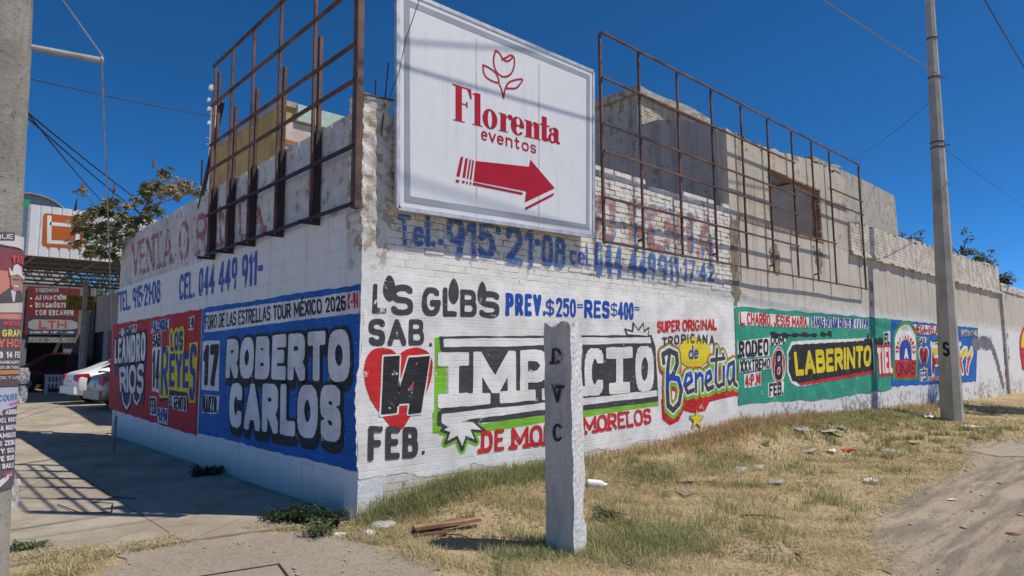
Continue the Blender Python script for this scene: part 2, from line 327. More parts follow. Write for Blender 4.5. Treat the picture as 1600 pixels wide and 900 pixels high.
gl('Q', .7, A(.5, .5, .5, .5, 0, 360, 22), [(.6, .25), (1, -.05)]); gl('R', .65, [(0, 0), (0, 1), (.5, 1)] + A(.5, .74, .48, .26, 90, -90) + [(0, .48)], [(.45, .48), (1, 0)])
gl('S', .6, A(.5, .755, .5, .245, 25, 270, 11) + A(.5, .255, .5, .255, 90, -155, 11)); gl('T', .6, [(0, 1), (1, 1)], [(.5, 1), (.5, 0)]); gl('U', .65, [(0, 1), (0, .35)] + A(.5, .33, .5, .33, 180, 360) + [(1, 1)])
gl('V', .7, [(0, 1), (.5, 0), (1, 1)]); gl('W', 1., [(0, 1), (.25, 0), (.5, .75), (.75, 0), (1, 1)]); gl('X', .65, [(0, 0), (1, 1)], [(0, 1), (1, 0)]); gl('Y', .65, [(0, 1), (.5, .45), (1, 1)], [(.5, .45), (.5, 0)]); gl('Z', .6, [(0, 1), (1, 1), (0, 0), (1, 0)])
gl('0', .55, A(.5, .5, .5, .5, 0, 360, 22)); gl('1', .2, [(0, .8), (1, 1), (1, 0)]); gl('2', .55, A(.5, .72, .5, .28, 170, -20, 9) + [(0, 0), (1, 0)]); gl('3', .55, A(.45, .76, .5, .24, 150, -90) + A(.45, .27, .55, .27, 90, -150))
gl('4', .6, [(.7, 0), (.7, 1), (0, .3), (1, .3)]); gl('5', .55, [(.95, 1), (.1, 1), (.05, .55)] + A(.45, .33, .55, .33, 110, -150)); gl('6', .55, [(.85, .95)] + A(.5, .5, .5, .5, 120, 180, 4) + A(.5, .28, .5, .28, 180, 540, 16)); gl('7', .55, [(0, 1), (1, 1), (.35, 0)])
gl('8', .55, A(.5, .77, .42, .23, -90, 270, 16), A(.5, .27, .5, .27, 90, 450, 16)); gl('9', .55, A(.5, .7, .5, .3, 0, 360, 16) + [(1, .5), (.8, 0)]); gl('$', .55, A(.5, .7, .5, .2, 25, 270, 9) + A(.5, .3, .5, .2, 90, -155, 9), [(.5, 1), (.5, 0)])
gl('.', 0., [(.5, 0), (.5, .03)]); gl(':', 0., [(.5, .15), (.5, .18)], [(.5, .6), (.5, .63)]); gl('-', .35, [(0, .45), (1, .45)]); gl('=', .35, [(0, .35), (1, .35)], [(0, .65), (1, .65)]); gl('*', 0., [(.5, .5), (.5, .53)])
gl('É', .55, [(1, 1), (0, 1), (0, 0), (1, 0)], [(0, .52), (.8, .52)], [(.35, 1.2), (.75, 1.36)]); gl('Ó', .7, A(.5, .5, .5, .5, 0, 360, 22), [(.4, 1.2), (.75, 1.36)]); gl('Í', 0., [(.5, 0), (.5, 1)], [(.5, 1.2), (.9, 1.36)]); gl(' ', .45)
gl('a', .5, A(.5, .3, .5, .3, 30, 330, 12), [(1, .62), (1, 0)]); gl('c', .45, A(.5, .3, .5, .3, 45, 315, 10)); gl('d', .55, A(.5, .3, .5, .3, 20, 340, 12), [(1, 1), (1, 0)]); gl('e', .5, [(0.05, .32), (1, .32)] + A(.5, .3, .5, .3, 10, 315, 12)); gl('l', 0., [(.5, 0), (.5, 1)])
gl('n', .5, [(0, 0), (0, .62)], [(0, .4)] + A(.5, .36, .5, .24, 160, 0, 7) + [(1, 0)]); gl('o', .52, A(.5, .3, .5, .3, 0, 360, 16)); gl('r', .35, [(0, 0), (0, .62)], [(0, .35)] + A(.6, .36, .6, .24, 160, 60, 5)); gl('s', .42, A(.5, .45, .5, .15, 25, 270, 8) + A(.5, .15, .5, .15, 90, -155, 8))
gl('t', .4, [(.4, .85), (.4, .15), (.65, 0), (1, .05)], [(0, .6), (.95, .6)]); gl('v', .5, [(0, .62), (.5, 0), (1, .62)]); gl('i', 0., [(.5, 0), (.5, .6)], [(.5, .85), (.5, .88)])

class Surf:                                          # a painted surface: pixel -> (u, v) -> world
    def __init__(s, px, mp, kind='brick'): s.px = px; s.mp = mp; s.kind = kind
def plane_R(y=0., sh=0.): return Surf(lambda x, q: hit(x, q, 1, y)[[0, 2]], lambda u, v, o: np.stack([u, np.full_like(u, y + sh - o), v], 1))
def plane_L(x=0.): return Surf(lambda a, q: hit(a, q, 0, x)[[1, 2]] * V3(-1, 1)[:2], lambda u, v, o: np.stack([np.full_like(u, x - o), -u, v], 1), 'block')
def text_strokes(q, text, k=.17, slab=False, gap=.45, k_is_t=None):
    q = [np.array(a, float) for a in q]; tl, tr, br, bl = q
    W = .5 * (np.linalg.norm(tr - tl) + np.linalg.norm(br - bl)); H = .5 * (np.linalg.norm(tl - bl) + np.linalg.norm(tr - br)); t = k_is_t or k * H; n = len([c for c in text if c != ' '])
    sw = sum(GL[c][0] for c in text); g = gap * t
    if sw > 0: t = min(t, W / (n * (1.95 + gap * .5))); g = gap * t
    s_ = max(0., (W - n * t - (len(text) - 1) * g) / max(sw, .01)); x = 0.; out = []
    if sw == 0: s_ = 0
    bl_ = lambda a, b: (bl * (1 - a) + br * a) * (1 - b) + (tl * (1 - a) + tr * a) * b
    for c in text:
        w, sts = GL[c]
        if c == ' ': x += w * s_ + g; continue
        for st in sts:
            P = []
            for (a, b) in st: P.append(bl_((x + t / 2 + a * w * s_) / W if w else (x + t / 2) / W, (t / 2 + b * (H - t)) / H))
            out.append(P)
            if slab:
                for e, nx in ((0, 1), (-1, -2)):
                    if len(st) > 1 and st[e][1] in (0, 1) and abs(st[e][0] - st[nx][0]) * w < .5 * abs(st[e][1] - st[nx][1]):
                        d = (br - bl) / np.linalg.norm(br - bl) * t * .95; out.append([P[e] - d, P[e] + d])
        x += w * s_ + t + g
    return out, t
def smooth_path(p, n=5):
    p = [np.array(q, float) for q in p]; o = []
    for i in range(len(p) - 1):
        a, b_, c, d = p[max(i - 1, 0)], p[i], p[i + 1], p[min(i + 2, len(p) - 1)]
        for t in np.arange(n) / n: o.append(.5 * (2 * b_ + (c - a) * t + (2 * a - 5 * b_ + 4 * c - d) * t * t + (3 * b_ - a - 3 * c + d) * t ** 3))
    return o + [p[-1]]
SEED = [0]
def make_art(surf, off, mat, name, parent, strokes=(), polys=(), holes=(), grow=0., cell=None, wob=None, p=2., clip=None, label=None, maxrun=10 ** 9, local=False):
    """strokes: list of (points, radius); polys: list of point lists (surface metres)"""
    allp = np.array([q for st, r in strokes for q in st] + [q for P in polys for q in P]); rm = max([r for _, r in strokes], default=0.)
    cell = cell or .008; F = Field(allp.min(0) - rm, allp.max(0) + rm, cell, grow + 3 * cell)
    for st, r in strokes: F.stroke(st, r, p)
    for P in polys: F.poly(P)
    if holes:
        H_ = Field(allp.min(0) - rm, allp.max(0) + rm, cell, grow + 3 * cell)
        for P in holes: H_.poly(P)
        F.F = np.maximum(F.F, -H_.F)
    SEED[0] += 1; F.wobble(cell * .26 if wob is None else wob, 7, SEED[0])
    if clip is not None: F.F = np.maximum(F.F, clip(*np.meshgrid(F.u, F.v, indexing='ij')))
    V_, Fc = F.contour(grow, maxrun); me = D.meshes.new(name); me.from_pydata(surf.mp(V_[:, 0], V_[:, 1], off).tolist(), [], Fc); me.update()
    o = link(name, me, mat, parent, local)
    if label: o['label'] = label
    return o
def Q(surf, pts): return [surf.px(*p) for p in pts]
def write(surf, quad, text, mat, parent, off=.008, k=.17, slab=False, gap=.45, outline=None, ogrow=.02, card=None, p=3.5, cell=None, name='lettering', shadow=None, sh=(0, 0)):
    q = Q(surf, quad); st, t = text_strokes(q, text, k, slab, gap); S = [(a, t / 2) for a in st]; cell = cell or max(.005, min(.012, t / 4.5))
    if card is not None:
        c = sum(q) / 4; e = .05 * np.linalg.norm(q[0] - q[3]) + .01
        make_art(surf, off - .005, card, 'text_panel', parent, polys=[[a + (a - c) / np.linalg.norm(a - c) * e * 1.6 for a in q]], cell=cell * 1.5, wob=.004)
    if shadow is not None:
        make_art(surf, off - .005, shadow, 'shadow_paint', parent, strokes=S + [([np.array(a) + np.array(sh) * f for a in s_], r) for s_, r in S for f in (.5, 1)], grow=ogrow, cell=cell, p=p)
    if outline is not None: make_art(surf, off - .0025, outline, 'outline', parent, strokes=S, grow=ogrow, cell=cell, p=p)
    return make_art(surf, off, mat, name, parent, strokes=S, cell=cell, p=p)

# ------------------------------------------------------------------ ground, pavement, road
xs = np.concatenate([np.linspace(-250, -8, 12), np.arange(-7.5, 12, .09), np.arange(12, 34, .25), np.linspace(35, 500, 20)])
ys = np.concatenate([np.linspace(-250, -9, 12), np.arange(-8.5, .4, .09), np.arange(.5, 40, .5), np.linspace(42, 500, 16)])
X_, Y_ = np.meshgrid(xs, ys, indexing='ij'); nx, ny = X_.shape; ids = np.arange(nx * ny).reshape(nx, ny)
gme = fast_mesh('ground', np.stack([X_, Y_, ground_h(X_, Y_)], -1).reshape(-1, 3), np.stack([ids[:-1, :-1], ids[1:, :-1], ids[1:, 1:], ids[:-1, 1:]], -1).reshape(-1, 4))
def soil_mat(name, a, b, c, speck=(.5, .45, .38), bs=.7):
    m, nt, bs_ = newmat(name); p = pos(nt); n1 = noise(nt, p, 1.1, 6, .6); n2 = noise(nt, p, 9, 7, .7); n3 = noise(nt, p, 60, 5, .75); n4 = noise(nt, p, 140, 3, .7)
    k = mix(nt, rng(nt, n1, .35, .65), a, b); k = mix(nt, rng(nt, n2, .45, .7, 0, .8), k, c); k = mix(nt, rng(nt, n3, .53, .68, 0, .75), k, tuple(x * .45 for x in a)); k = mix(nt, rng(nt, noise(nt, p, 22, 6, .75, (1, .4, 1)), .55, .7, 0, .55), k, tuple(x * .6 for x in b)); k = mix(nt, rng(nt, n4, .62, .7, 0, .6), k, speck)
    setc(nt, bs_, k); bs_.inputs['Roughness'].default_value = .95; bs_.inputs['Specular IOR Level'].default_value = .1
    bump(nt, mth(nt, 'ADD', mth(nt, 'MULTIPLY', n2, .8), mth(nt, 'ADD', mth(nt, 'MULTIPLY', n3, .6), mth(nt, 'MULTIPLY', n4, .4))), bs_, bs, .03); return m
ground = link('ground', gme, soil_mat('dry_soil', (.52, .395, .235), (.42, .32, .195), (.58, .46, .29)), smooth=True); tag(ground, kind='structure')
def road_mat():
    m, nt, b = newmat('rutted_dirt'); p = pos(nt); n1 = noise(nt, p, .9, 7, .65); ns = noise(nt, p, 1.4, 6, .65, (.35, 2.6, 1)); n2 = noise(nt, p, 16, 7, .75); n3 = noise(nt, p, 75, 4, .7)
    c = mix(nt, rng(nt, n1, .35, .65), (.36, .29, .215), (.45, .37, .28)); c = mix(nt, rng(nt, ns, .43, .60, 0, .9), c, (.215, .185, .15)); c = mix(nt, rng(nt, n2, .52, .7, 0, .6), c, (.25, .21, .17)); c = mix(nt, rng(nt, n3, .58, .68, 0, .6), c, (.50, .45, .38))
    setc(nt, b, c); b.inputs['Roughness'].default_value = .95; b.inputs['Specular IOR Level'].default_value = .1; bump(nt, mth(nt, 'ADD', mth(nt, 'MULTIPLY', ns, 1.2), mth(nt, 'ADD', mth(nt, 'MULTIPLY', n2, .6), mth(nt, 'MULTIPLY', n3, .35))), b, .8, .035); return m
def sheet(name, outline, off, mat, cell=.08, rag=.06, seed=3, freq=3):
    F = Field(np.min(outline, 0), np.max(outline, 0), cell, .4); F.poly(outline); F.wobble(rag, freq, seed); v, f = F.contour(0, 3)
    me = D.meshes.new(name); me.from_pydata(np.stack([v[:, 0], v[:, 1], ground_h(v[:, 0], v[:, 1]) + off], 1).tolist(), [], f); me.update()
    return tag(link(name, me, mat, smooth=True), kind='structure')
g2 = lambda *pts: [tuple(G(*p)[:2]) for p in pts]
road_edge = g2((1390, 899), (1335, 842), (1352, 808), (1432, 760), (1500, 730), (1504, 700), (1560, 690), (1600, 687))
road = sheet('dirt_road', [(road_edge[0][0] - .6, -6.9)] + road_edge + [(26, -3.6), (33, -3.2), (33, -6.9)], .008, road_mat(), .06, .09, 3, 5)
sheet('dirt_patch', g2((1515, 705), (1560, 697), (1620, 698), (1640, 716), (1560, 716)), .014, soil_mat('pale_dust', (.46, .40, .32), (.42, .37, .29), (.38, .33, .26)), .06, .03)
gravel = sheet('gravel_apron', g2((150, 899), (210, 866), (300, 845), (385, 836), (450, 832), (530, 838), (575, 850), (625, 862), (660, 878), (668, 899)) + [(.1, -3.6), (-2.6, -3.2)], .008, soil_mat('gravel_dirt', (.40, .33, .265), (.45, .38, .31), (.33, .27, .215), (.52, .46, .40)), .06, .07, 3, 5)
# concrete pavement beside the shaded wall: slabs with open joints, and the forecourt further back
def pave_mat():
    m, nt, b = newmat('pavement_concrete'); p = pos(nt); n1 = noise(nt, p, 1.2, 6, .65); n2 = noise(nt, p, 14, 6, .7); n3 = noise(nt, p, 70, 4, .7)
    c = mix(nt, rng(nt, n1, .3, .7), (.40, .345, .265), (.48, .42, .33)); c = mix(nt, rng(nt, noise(nt, p, .7, 8, .72), .42, .60, 0, .8), c, (.30, .245, .18)); c = mix(nt, rng(nt, noise(nt, p, 1.7, 6, .7), .60, .68, 0, .55), c, (.15, .13, .11)); c = mix(nt, rng(nt, n2, .5, .7, 0, .5), c, (.28, .245, .20)); c = mix(nt, rng(nt, n3, .6, .7, 0, .4), c, (.22, .2, .17))
    v = nt.nodes.new('ShaderNodeTexVoronoi'); v.feature = 'DISTANCE_TO_EDGE'; v.inputs['Scale'].default_value = .45
    mp = mix(nt, .06, p, noise(nt, p, 2, 5)); nt.links.new(mp, v.inputs['Vector']); ck = mth(nt, 'MULTIPLY', rng(nt, v.outputs[0], .001, .007, 1, 0), rng(nt, n1, .42, .6))
    c = mix(nt, mth(nt, 'MULTIPLY', ck, .5), c, (.2, .17, .13))
    setc(nt, b, c); b.inputs['Roughness'].default_value = .9; b.inputs['Specular IOR Level'].default_value = .2; bump(nt, mth(nt, 'SUBTRACT', mth(nt, 'ADD', mth(nt, 'MULTIPLY', n2, .7), mth(nt, 'MULTIPLY', n3, .4)), ck), b, .5, .015); return m
PAVE = pave_mat()
side = MB()
ey = [.5, 3.1, 5.7, 8.3, 10.9]; ex = [-6.5, -4.6, -2.95, -1.5, -.02]
def edge_y(x): return np.interp(x, [-6.5, -2.4, -1.7, -1., -.4, 0], [.75, .62, .42, .30, .12, .15])
for i in range(4):
    for j in range(4):
        a, b_ = ex[i] + .0015, ex[i + 1] - .0015
        for k in range(6):
            xa, xb = a + (b_ - a) * k / 6, a + (b_ - a) * (k + 1) / 6; ya, yb = (edge_y(xa), edge_y(xb)) if j == 0 else (ey[j] + .0015,) * 2; yc = ey[j + 1] - .0015; nn = 5; zt = .022 + .006 * math.sin(i * 3 + j * 5)
            for l in range(nn):
                q = lambda y0, y1, t: y0 + (y1 - y0) * t
                P = [(xa, q(ya, yc, l / nn)), (xb, q(yb, yc, l / nn)), (xb, q(yb, yc, (l + 1) / nn)), (xa, q(ya, yc, (l + 1) / nn))]
                if l == 0: side.add([(P[0][0], P[0][1], -.05), (P[1][0], P[1][1], -.05), (P[1][0], P[1][1], zt), (P[0][0], P[0][1], zt)], [(0, 1, 2, 3)])
                side.add([(x, y, zt + float(ground_h(-1, y))) for x, y in P], [(0, 1, 2, 3)])
tag(side.build('pavement', PAVE), kind='structure')
fc = MB(); yy = np.linspace(10.9, 30, 24); xx = np.linspace(-14, 16, 16)
for i in range(15):
    for j in range(23):
        fc.add([(x, y, float(ground_h(-1, y)) + .02) for x, y in ((xx[i], yy[j]), (xx[i + 1], yy[j]), (xx[i + 1], yy[j + 1]), (xx[i], yy[j + 1]))], [(0, 1, 2, 3)])
tag(fc.build('forecourt', PAVE), kind='structure')

# ------------------------------------------------------------------ brick wall right of the corner
WHITE = (.825, .80, .76); BLACK = (.022, .022, .025); GREYB = (.055, .055, .060); RED = (.58, .020, .022); BLUE = (.010, .055, .30); YEL = (.80, .60, .02); GREEN = (.02, .27, .19)
R0 = plane_R(0.); L0 = plane_L(0.)
def bricks(mb, x0, x1, z0, z1, y, jit=.004, depth=.05, miss=0., seed=1, topfn=None, mort=MO):
    r = np.random.default_rng(seed)
    for row in range(int(math.floor(z0 / RH + 1e-6)), int(math.ceil(z1 / RH))):
        of = 0. if row % 2 else BW * .5; za, zb = max(z0, row * RH + mort), min(z1, (row + 1) * RH - mort)
        if zb - za < .02: continue
        for n in range(int(math.floor((x0 + of) / BW)), int(math.ceil((x1 + of) / BW))):
            xa, xb = max(x0, n * BW - of + mort), min(x1, (n + 1) * BW - of - mort)
            if xb - xa < .03 or r.random() < miss: continue
            if topfn is not None and zb > topfn((xa + xb) / 2): continue
            yj = y - r.uniform(-jit, jit); e = lambda: r.uniform(-.002, .002)
            f = [(xa + e(), yj + e(), za + e()), (xb + e(), yj + e(), za + e()), (xb + e(), yj + e(), zb + e()), (xa + e(), yj + e(), zb + e())]
            c = .006; g = [(f[0][0] - c, y + .013, f[0][2] - c), (f[1][0] + c, y + .013, f[1][2] - c), (f[2][0] + c, y + .013, f[2][2] + c), (f[3][0] - c, y + .013, f[3][2] + c)]
            g2_ = [(p[0], y + depth, p[2]) for p in g]
            mb.add(f + g + g2_, [(0, 1, 2, 3)] + [(i, i + 4, (i + 1) % 4 + 4, (i + 1) % 4) for i in range(4)] + [(i + 4, i + 8, (i + 1) % 4 + 8, (i + 1) % 4 + 4) for i in range(4)])
bw = root('brick_wall', 'white painted brick wall with faded blue phone numbers under the big white billboard', 'wall', (0, 0, 0))
WB = wall_mat('brick'); r_ = np.random.default_rng(5)
topv = np.interp(np.arange(0, 8, .265), [0, 8], [4.40, 4.44]) - r_.choice([0, 0, 0, .08, .16], 31)
mb = MB(); bricks(mb, .30, 7.64, 2.78, 4.47, .001, .007, .05, .015, 1, lambda x: topv[int(x / .265)]); bricks(mb, .30, 7.64, -.3, 2.78, .0045, .0015, .04, .002, 2)
mb.build('brickwork', WB, bw)
MB().box(.30, 7.64, .010, .16, 2.8, 4.22).box(.30, 7.64, .0062, .16, -.4, 2.8).build('mortar_bed', WB, bw)
pm = subdiv_box(0., .335, .004, .30, -.3, 4.42, (14, 12, 160)); jitter(pm, .0035, 7, 3)
for v in pm.vertices:
    k = float(sst((v.co.z - 2.75) / .3)); v.co.y += -.012 * k * (v.co.y < .1) + .006 * k * math.sin(v.co.z * 31 + v.co.x * 19); v.co.x += (.010 * math.sin(v.co.z * 23) + .008 * math.sin(v.co.z * 57)) * k * (1 if v.co.x > .2 else -1) - .012 * k * (v.co.x < .1)
link('corner_pillar', pm, wall_mat('corner'), bw)

bl = root('block_wall', 'white painted concrete block wall in shade beside the pavement, left of the corner', 'wall', (0, 5, 0)); WK = wall_mat('block')
MB().box(0, .15, .28, 10.42, -.3, 4.07).build('wall_body', WK, bl)
cop = MB(); y = .30; i = 0
while y < 10.4:
    e = min(10.42, y + .40); dz = .01 * math.sin(i * 7.3) + (.215 if i in (2, 3) else 0)
    cop.box(.004 * math.sin(i * 3.1), .15, y, e, 4.07, 4.275 + .01 * math.sin(i * 5) + 0 * dz); y = e + .022; i += 1
cop.build('top_course', WK, bl)

def P_(s, pts): return [s.px(*p) for p in pts]
def pxpoly(z, pts): return [(z[0] + a / z[2], z[1] + b / z[2]) for a, b in pts]        # reading positions noted in an enlarged crop
def mural(surf, quad, col, parent, label, off=.007, wear=.2, rag=.006):
    o = make_art(surf, off, paint(col, wear, surf.kind), 'mural', parent, polys=[P_(surf, quad)], cell=.02, wob=rag); o['label'] = label; return o
pw = lambda c, w=.22, k='brick': paint(c, w, k)

# ---- adverts on the shaded wall
z4 = (170, 420, 2.195); z5 = (170, 470, 4.094); K = 'block'
mblue = mural(L0, [(317, 482), (563.5, 444), (558.5, 737.5), (310, 676)], (.006, .115, .42), bl, 'blue painted concert advert with ROBERTO CARLOS in white')
wl, bk, rd, bu, ye = (paint(c, .32, K) for c in ((.74, .74, .75), BLACK, RED, BLUE, YEL))
make_art(L0, .011, wl, 'text_panel', mblue, polys=[P_(L0, [(322.5, 489), (563.3, 453.5), (562.8, 489), (320, 519.5)])], cell=.015, wob=.004)
write(L0, [(322.6, 493), (541.3, 461), (542.7, 484.5), (321.5, 515.5)], 'FORO DE LAS ESTRELLAS TOUR MÉXICO 2026', bk, mblue, .015, .15)
write(L0, [(545, 459), (561.5, 456), (561.5, 481), (545, 485)], 'C-94', rd, mblue, .015, .16)
make_art(L0, .011, wl, 'text_panel', mblue, polys=[P_(L0, [(318, 534), (345, 531), (342.8, 611), (316, 609)])], cell=.015, wob=.005)
write(L0, [(319.8, 540), (344, 536.5), (341.5, 604), (317.6, 602)], '17', bk, mblue, .015, .30, gap=.35)
write(L0, [(317.5, 617), (342.8, 619.5), (341, 646), (317, 643.5)], 'MARZO.', bk, mblue, .015, .17, card=wl)
for qd, tx, kk in (([(357, 530), (549, 513), (549.5, 597), (354, 590)], 'ROBERTO', .29), ([(361.5, 598), (534.5, 602), (535, 692), (359.5, 667)], 'CARLOS', .28)):
    write(L0, qd, tx, wl, mblue, .017, kk, outline=bk, ogrow=.035, shadow=bk, sh=(.025, -.085), gap=.36, p=5)
mred = mural(L0, [(174.5, 508), (316, 482.5), (307.6, 681), (170, 638)], (.46, .018, .022), bl, 'red painted concert advert at the far end of the shaded wall')
# keep the red panel on the wall
zz = lambda pts: pxpoly(z5, pts)
write(L0, zz([(66, 186), (180, 152), (178, 236), (68, 262)]), 'EL PENCO', bk, mred, .015, .16, card=wl)
pur = paint((.10, .03, .12), .2, K)
for qd, tx in (([(45, 250), (242, 195), (240, 385), (42, 402)], 'LEANDRO'), ([(72, 428), (234, 395), (226, 600), (80, 580)], 'RIOS')):
    write(L0, zz(qd), tx, wl, mred, .019, .2, outline=bk, ogrow=.045, shadow=pur, sh=(.05, -.16), gap=.45)
for pts in ([(92, 590), (100, 650), (122, 690), (142, 650), (148, 600)], [(165, 600), (172, 640), (188, 660), (204, 630), (212, 590)]):
    o1 = P_(L0, zz(pts)); make_art(L0, .016, bk, 'flourish', mred, strokes=[(o1, .075)], cell=.012); make_art(L0, .021, wl, 'flourish', mred, strokes=[(o1, .03)], cell=.01)
write(L0, zz([(284, 222), (338, 210), (336, 288), (286, 294)]), 'SAB', bk, mred, .015, .18, card=wl)
write(L0, zz([(284, 322), (336, 306), (322, 566), (284, 556)]), '14', bk, mred, .015, .26, card=wl)
write(L0, zz([(270, 618), (306, 624), (306, 726), (266, 722)]), 'FEB', bk, mred, .015, .17, card=wl)
write(L0, zz([(320, 684), (380, 692), (376, 786), (320, 768)]), '9:PM', bu, mred, .015, .17, card=wl)
write(L0, zz([(276, 134), (386, 114), (386, 184), (276, 204)]), 'PALENQUE', bu, mred, .015, .17, card=wl)
write(L0, zz([(520, 110), (548, 104), (545, 176), (518, 180)]), 'C-91', bk, mred, .015, .16, card=wl)
write(L0, zz([(402, 207), (482, 190), (480, 318), (402, 325)]), 'LOS', bu, mred, .019, .23, outline=ye, ogrow=.075)
make_art(L0, .0135, bk, 'shadow_paint', mred, polys=[P_(L0, zz([(335, 560), (560, 575), (555, 640), (505, 600), (330, 645)]))], cell=.015)
make_art(L0, .0155, ye, 'outline', mred, polys=[P_(L0, zz([(340, 290), (392, 290), (395, 335), (520, 335), (522, 270), (578, 260), (560, 650), (520, 655), (510, 588), (395, 570), (390, 620), (330, 620)]))], cell=.015)
write(L0, zz([(346, 292), (388, 292), (386, 605), (338, 605)]), 'R', bu, mred, .019, .13)
write(L0, zz([(396, 342), (520, 330), (518, 560), (392, 548)]), 'EYE', bu, mred, .019, .19)
write(L0, zz([(526, 282), (574, 270), (556, 640), (522, 640)]), 'S', bu, mred, .019, .13)
write(L0, zz([(394, 606), (502, 616), (500, 706), (394, 684)]), 'EL GEMITO', bk, mred, .023, .16, card=wl)
# ---- old phone numbers on the shaded wall
ob = faded((.04, .12, .46), .62, False); opk = faded((.46, .13, .13), .43, False)
for nm, tx, qd in (('T', 'TEL. 915*21*08', [(186, 457), (251, 436), (251, 473), (187, 487)]), ('C', 'CEL. 044 449 911-', [(281, 430), (412, 388), (410, 444), (280, 470)])):
    write(L0, qd, tx, ob, bl, .008, .16, name='painted_phone_number')
write(L0, [(207, 380), (413, 292), (413, 364), (207, 434)], 'VENTA O RENTA', opk, bl, .007, .14, slab=True, name='faded_lettering')

# ---- adverts on the sunlit brick wall
z6 = (560, 400, 2.5); z2 = (840, 430, 2.903); a6 = lambda pts: pxpoly(z6, pts); a2 = lambda pts: pxpoly(z2, pts)
W_, B_, R_, U_, Yw, Gn, Gy = (paint(c, .36, 'brick') for c in (WHITE, BLACK, RED, (.010, .07, .38), YEL, (.20, .48, .03), GREYB))
# the first advert is painted on the bare white wall: a thin fresh white coat is its panel
RU0 = R0; R0 = plane_R(0., .0097)
m1 = make_art(R0, .0075, paint((.825, .80, .76), .16, 'brick'), 'mural', bw, polys=[P_(R0, [(564, 432), (700, 428), (1010, 462), (1146, 476), (1150, 640), (1120, 672), (900, 712), (640, 742), (561, 752)])], cell=.03, wob=.03); m1['label'] = 'white painted concert advert with a red heart and IMPACTO in slab letters'
for tx, qd in (('L', [(56, 106), (110, 112), (110, 224), (52, 226)]), ('S', [(128, 112), (214, 112), (214, 234), (124, 232)]), ('GL', [(248, 120), (386, 124), (386, 238), (248, 236)]), ('B', [(398, 130), (464, 132), (462, 240), (398, 238)]), ('S', [(472, 136), (552, 140), (550, 243), (470, 242)])):
    write(R0, a6(qd), tx, Gy, m1, .011, .2)
for cx, cy, w, h in ((121, 132, 25, 46), (372, 142, 20, 44), (483, 150, 18, 40)):
    make_art(R0, .0125, Gy, 'balloon', m1, polys=[P_(R0, a6([(cx + w * math.cos(t) * (1 if math.sin(t) < 0 else 1), cy - h * (1.25 if math.sin(t) > 0 else 1) * math.copysign(abs(math.sin(t)) ** (1.25 if math.sin(t) > 0 else 1), math.sin(t)) * (1 if math.sin(t) <= 0 else 1)) for t in np.linspace(0, 6.28, 26)[:-1]]))], cell=.007)
for tx, qd in (('PREV.', [(790, 457), (853, 461), (853, 494), (790, 493)]), ('$', [(853, 466), (866, 467), (866, 495), (853, 495)]), ('250', [(869, 465), (900, 467.5), (900, 496), (869, 495)]), ('=', [(902, 470), (911, 471), (911, 486), (902, 486)]), ('RES', [(913, 468), (953, 470.5), (952, 498), (913, 497)]), ('$', [(954, 472), (965, 472), (965, 496), (954, 496)]), ('400', [(966, 471), (990, 473), (990, 500), (966, 499)]), ('=', [(991, 475), (999, 476), (999, 489), (991, 489)])):
    write(R0, qd, tx, U_, m1, .011, .12 if tx in '$=' else (.165 if tx in ('250', '400') else .22), gap=.35)
write(R0, a6([(40, 246), (258, 246), (258, 350), (40, 350)]), 'SAB', Gy, m1, .011, .2, gap=.6); write(R0, a6([(276, 336), (294, 340), (294, 356), (276, 354)]), '.', Gy, m1, .011, .9)
write(R0, a6([(38, 662), (234, 668), (232, 786), (36, 802)]), 'FEB', Gy, m1, .015, .2, slab=False, gap=.5); write(R0, a6([(246, 758), (262, 758), (262, 776), (246, 778)]), '.', Gy, m1, .011, .9)
hp = [(155, 386), (128, 364), (92, 357), (52, 370), (26, 414), (24, 486), (45, 556), (92, 622), (156, 684), (214, 612), (262, 546), (286, 474), (288, 412), (270, 374), (228, 358), (184, 366)]; hp = [tuple(q) for q in smooth_path(hp + hp[:1], 4)[:-1]]
make_art(R0, .0105, R_, 'heart', m1, polys=[P_(R0, a6(hp))], cell=.012)
n1_ = [(98, 393), (160, 390), (150, 612), (88, 619)]; n4_ = [(196, 397), (278, 391), (244, 612), (194, 617), (200, 574), (152, 578), (157, 526)]; n4h = [(190, 526), (219, 484), (212, 524)]
for P_n, hl in ((n1_, []), (n4_, [n4h])):
    make_art(R0, .0135, W_, 'outline', m1, polys=[P_(R0, a6(P_n))], grow=.022, cell=.008); make_art(R0, .0165, B_, 'lettering', m1, polys=[P_(R0, a6(P_n))], holes=[P_(R0, a6(h)) for h in hl], cell=.007)
make_art(R0, .0185, R_, 'lettering', m1, polys=[P_(R0, a6([(196, 520), (216, 492), (210, 520)]))], cell=.006)
# IMPACTO
yt = lambda x: 551 - (x - 696) * 10.5 / 325; yb = lambda x: 637 - (x - 698) * 26 / 324
make_art(R0, .009, Gn, 'outline', m1, polys=[P_(R0, q) for q in ([(679, 528), (692, 524), (692, 548), (698, 549), (698, 640), (692, 640), (692, 655), (679, 655)], [(676, 672), (684, 648), (700, 650), (705, 672)], [(742, 664), (1028, 625), (1029, 634), (748, 676)], [(676, 645), (690, 645), (700, 676), (676, 678)])], cell=.012)
make_art(R0, .011, Gy, 'outline', m1, polys=[P_(R0, q) for q in ([(686, 525.5), (1018, 523.5), (1024, 542), (1028, 608), (1029, 627), (742, 662), (705, 674), (683, 664), (684, 644), (700, 632), (700, 560), (688, 546)],)], cell=.012)
make_art(R0, .0135, W_, 'band', m1, polys=[P_(R0, q) for q in ([(692, 529), (1015.5, 527), (1017, 536), (693, 543)], [(690, 647), (1026.5, 609.5), (1027, 619), (732, 655), (700, 667), (689, 661)])], cell=.012)
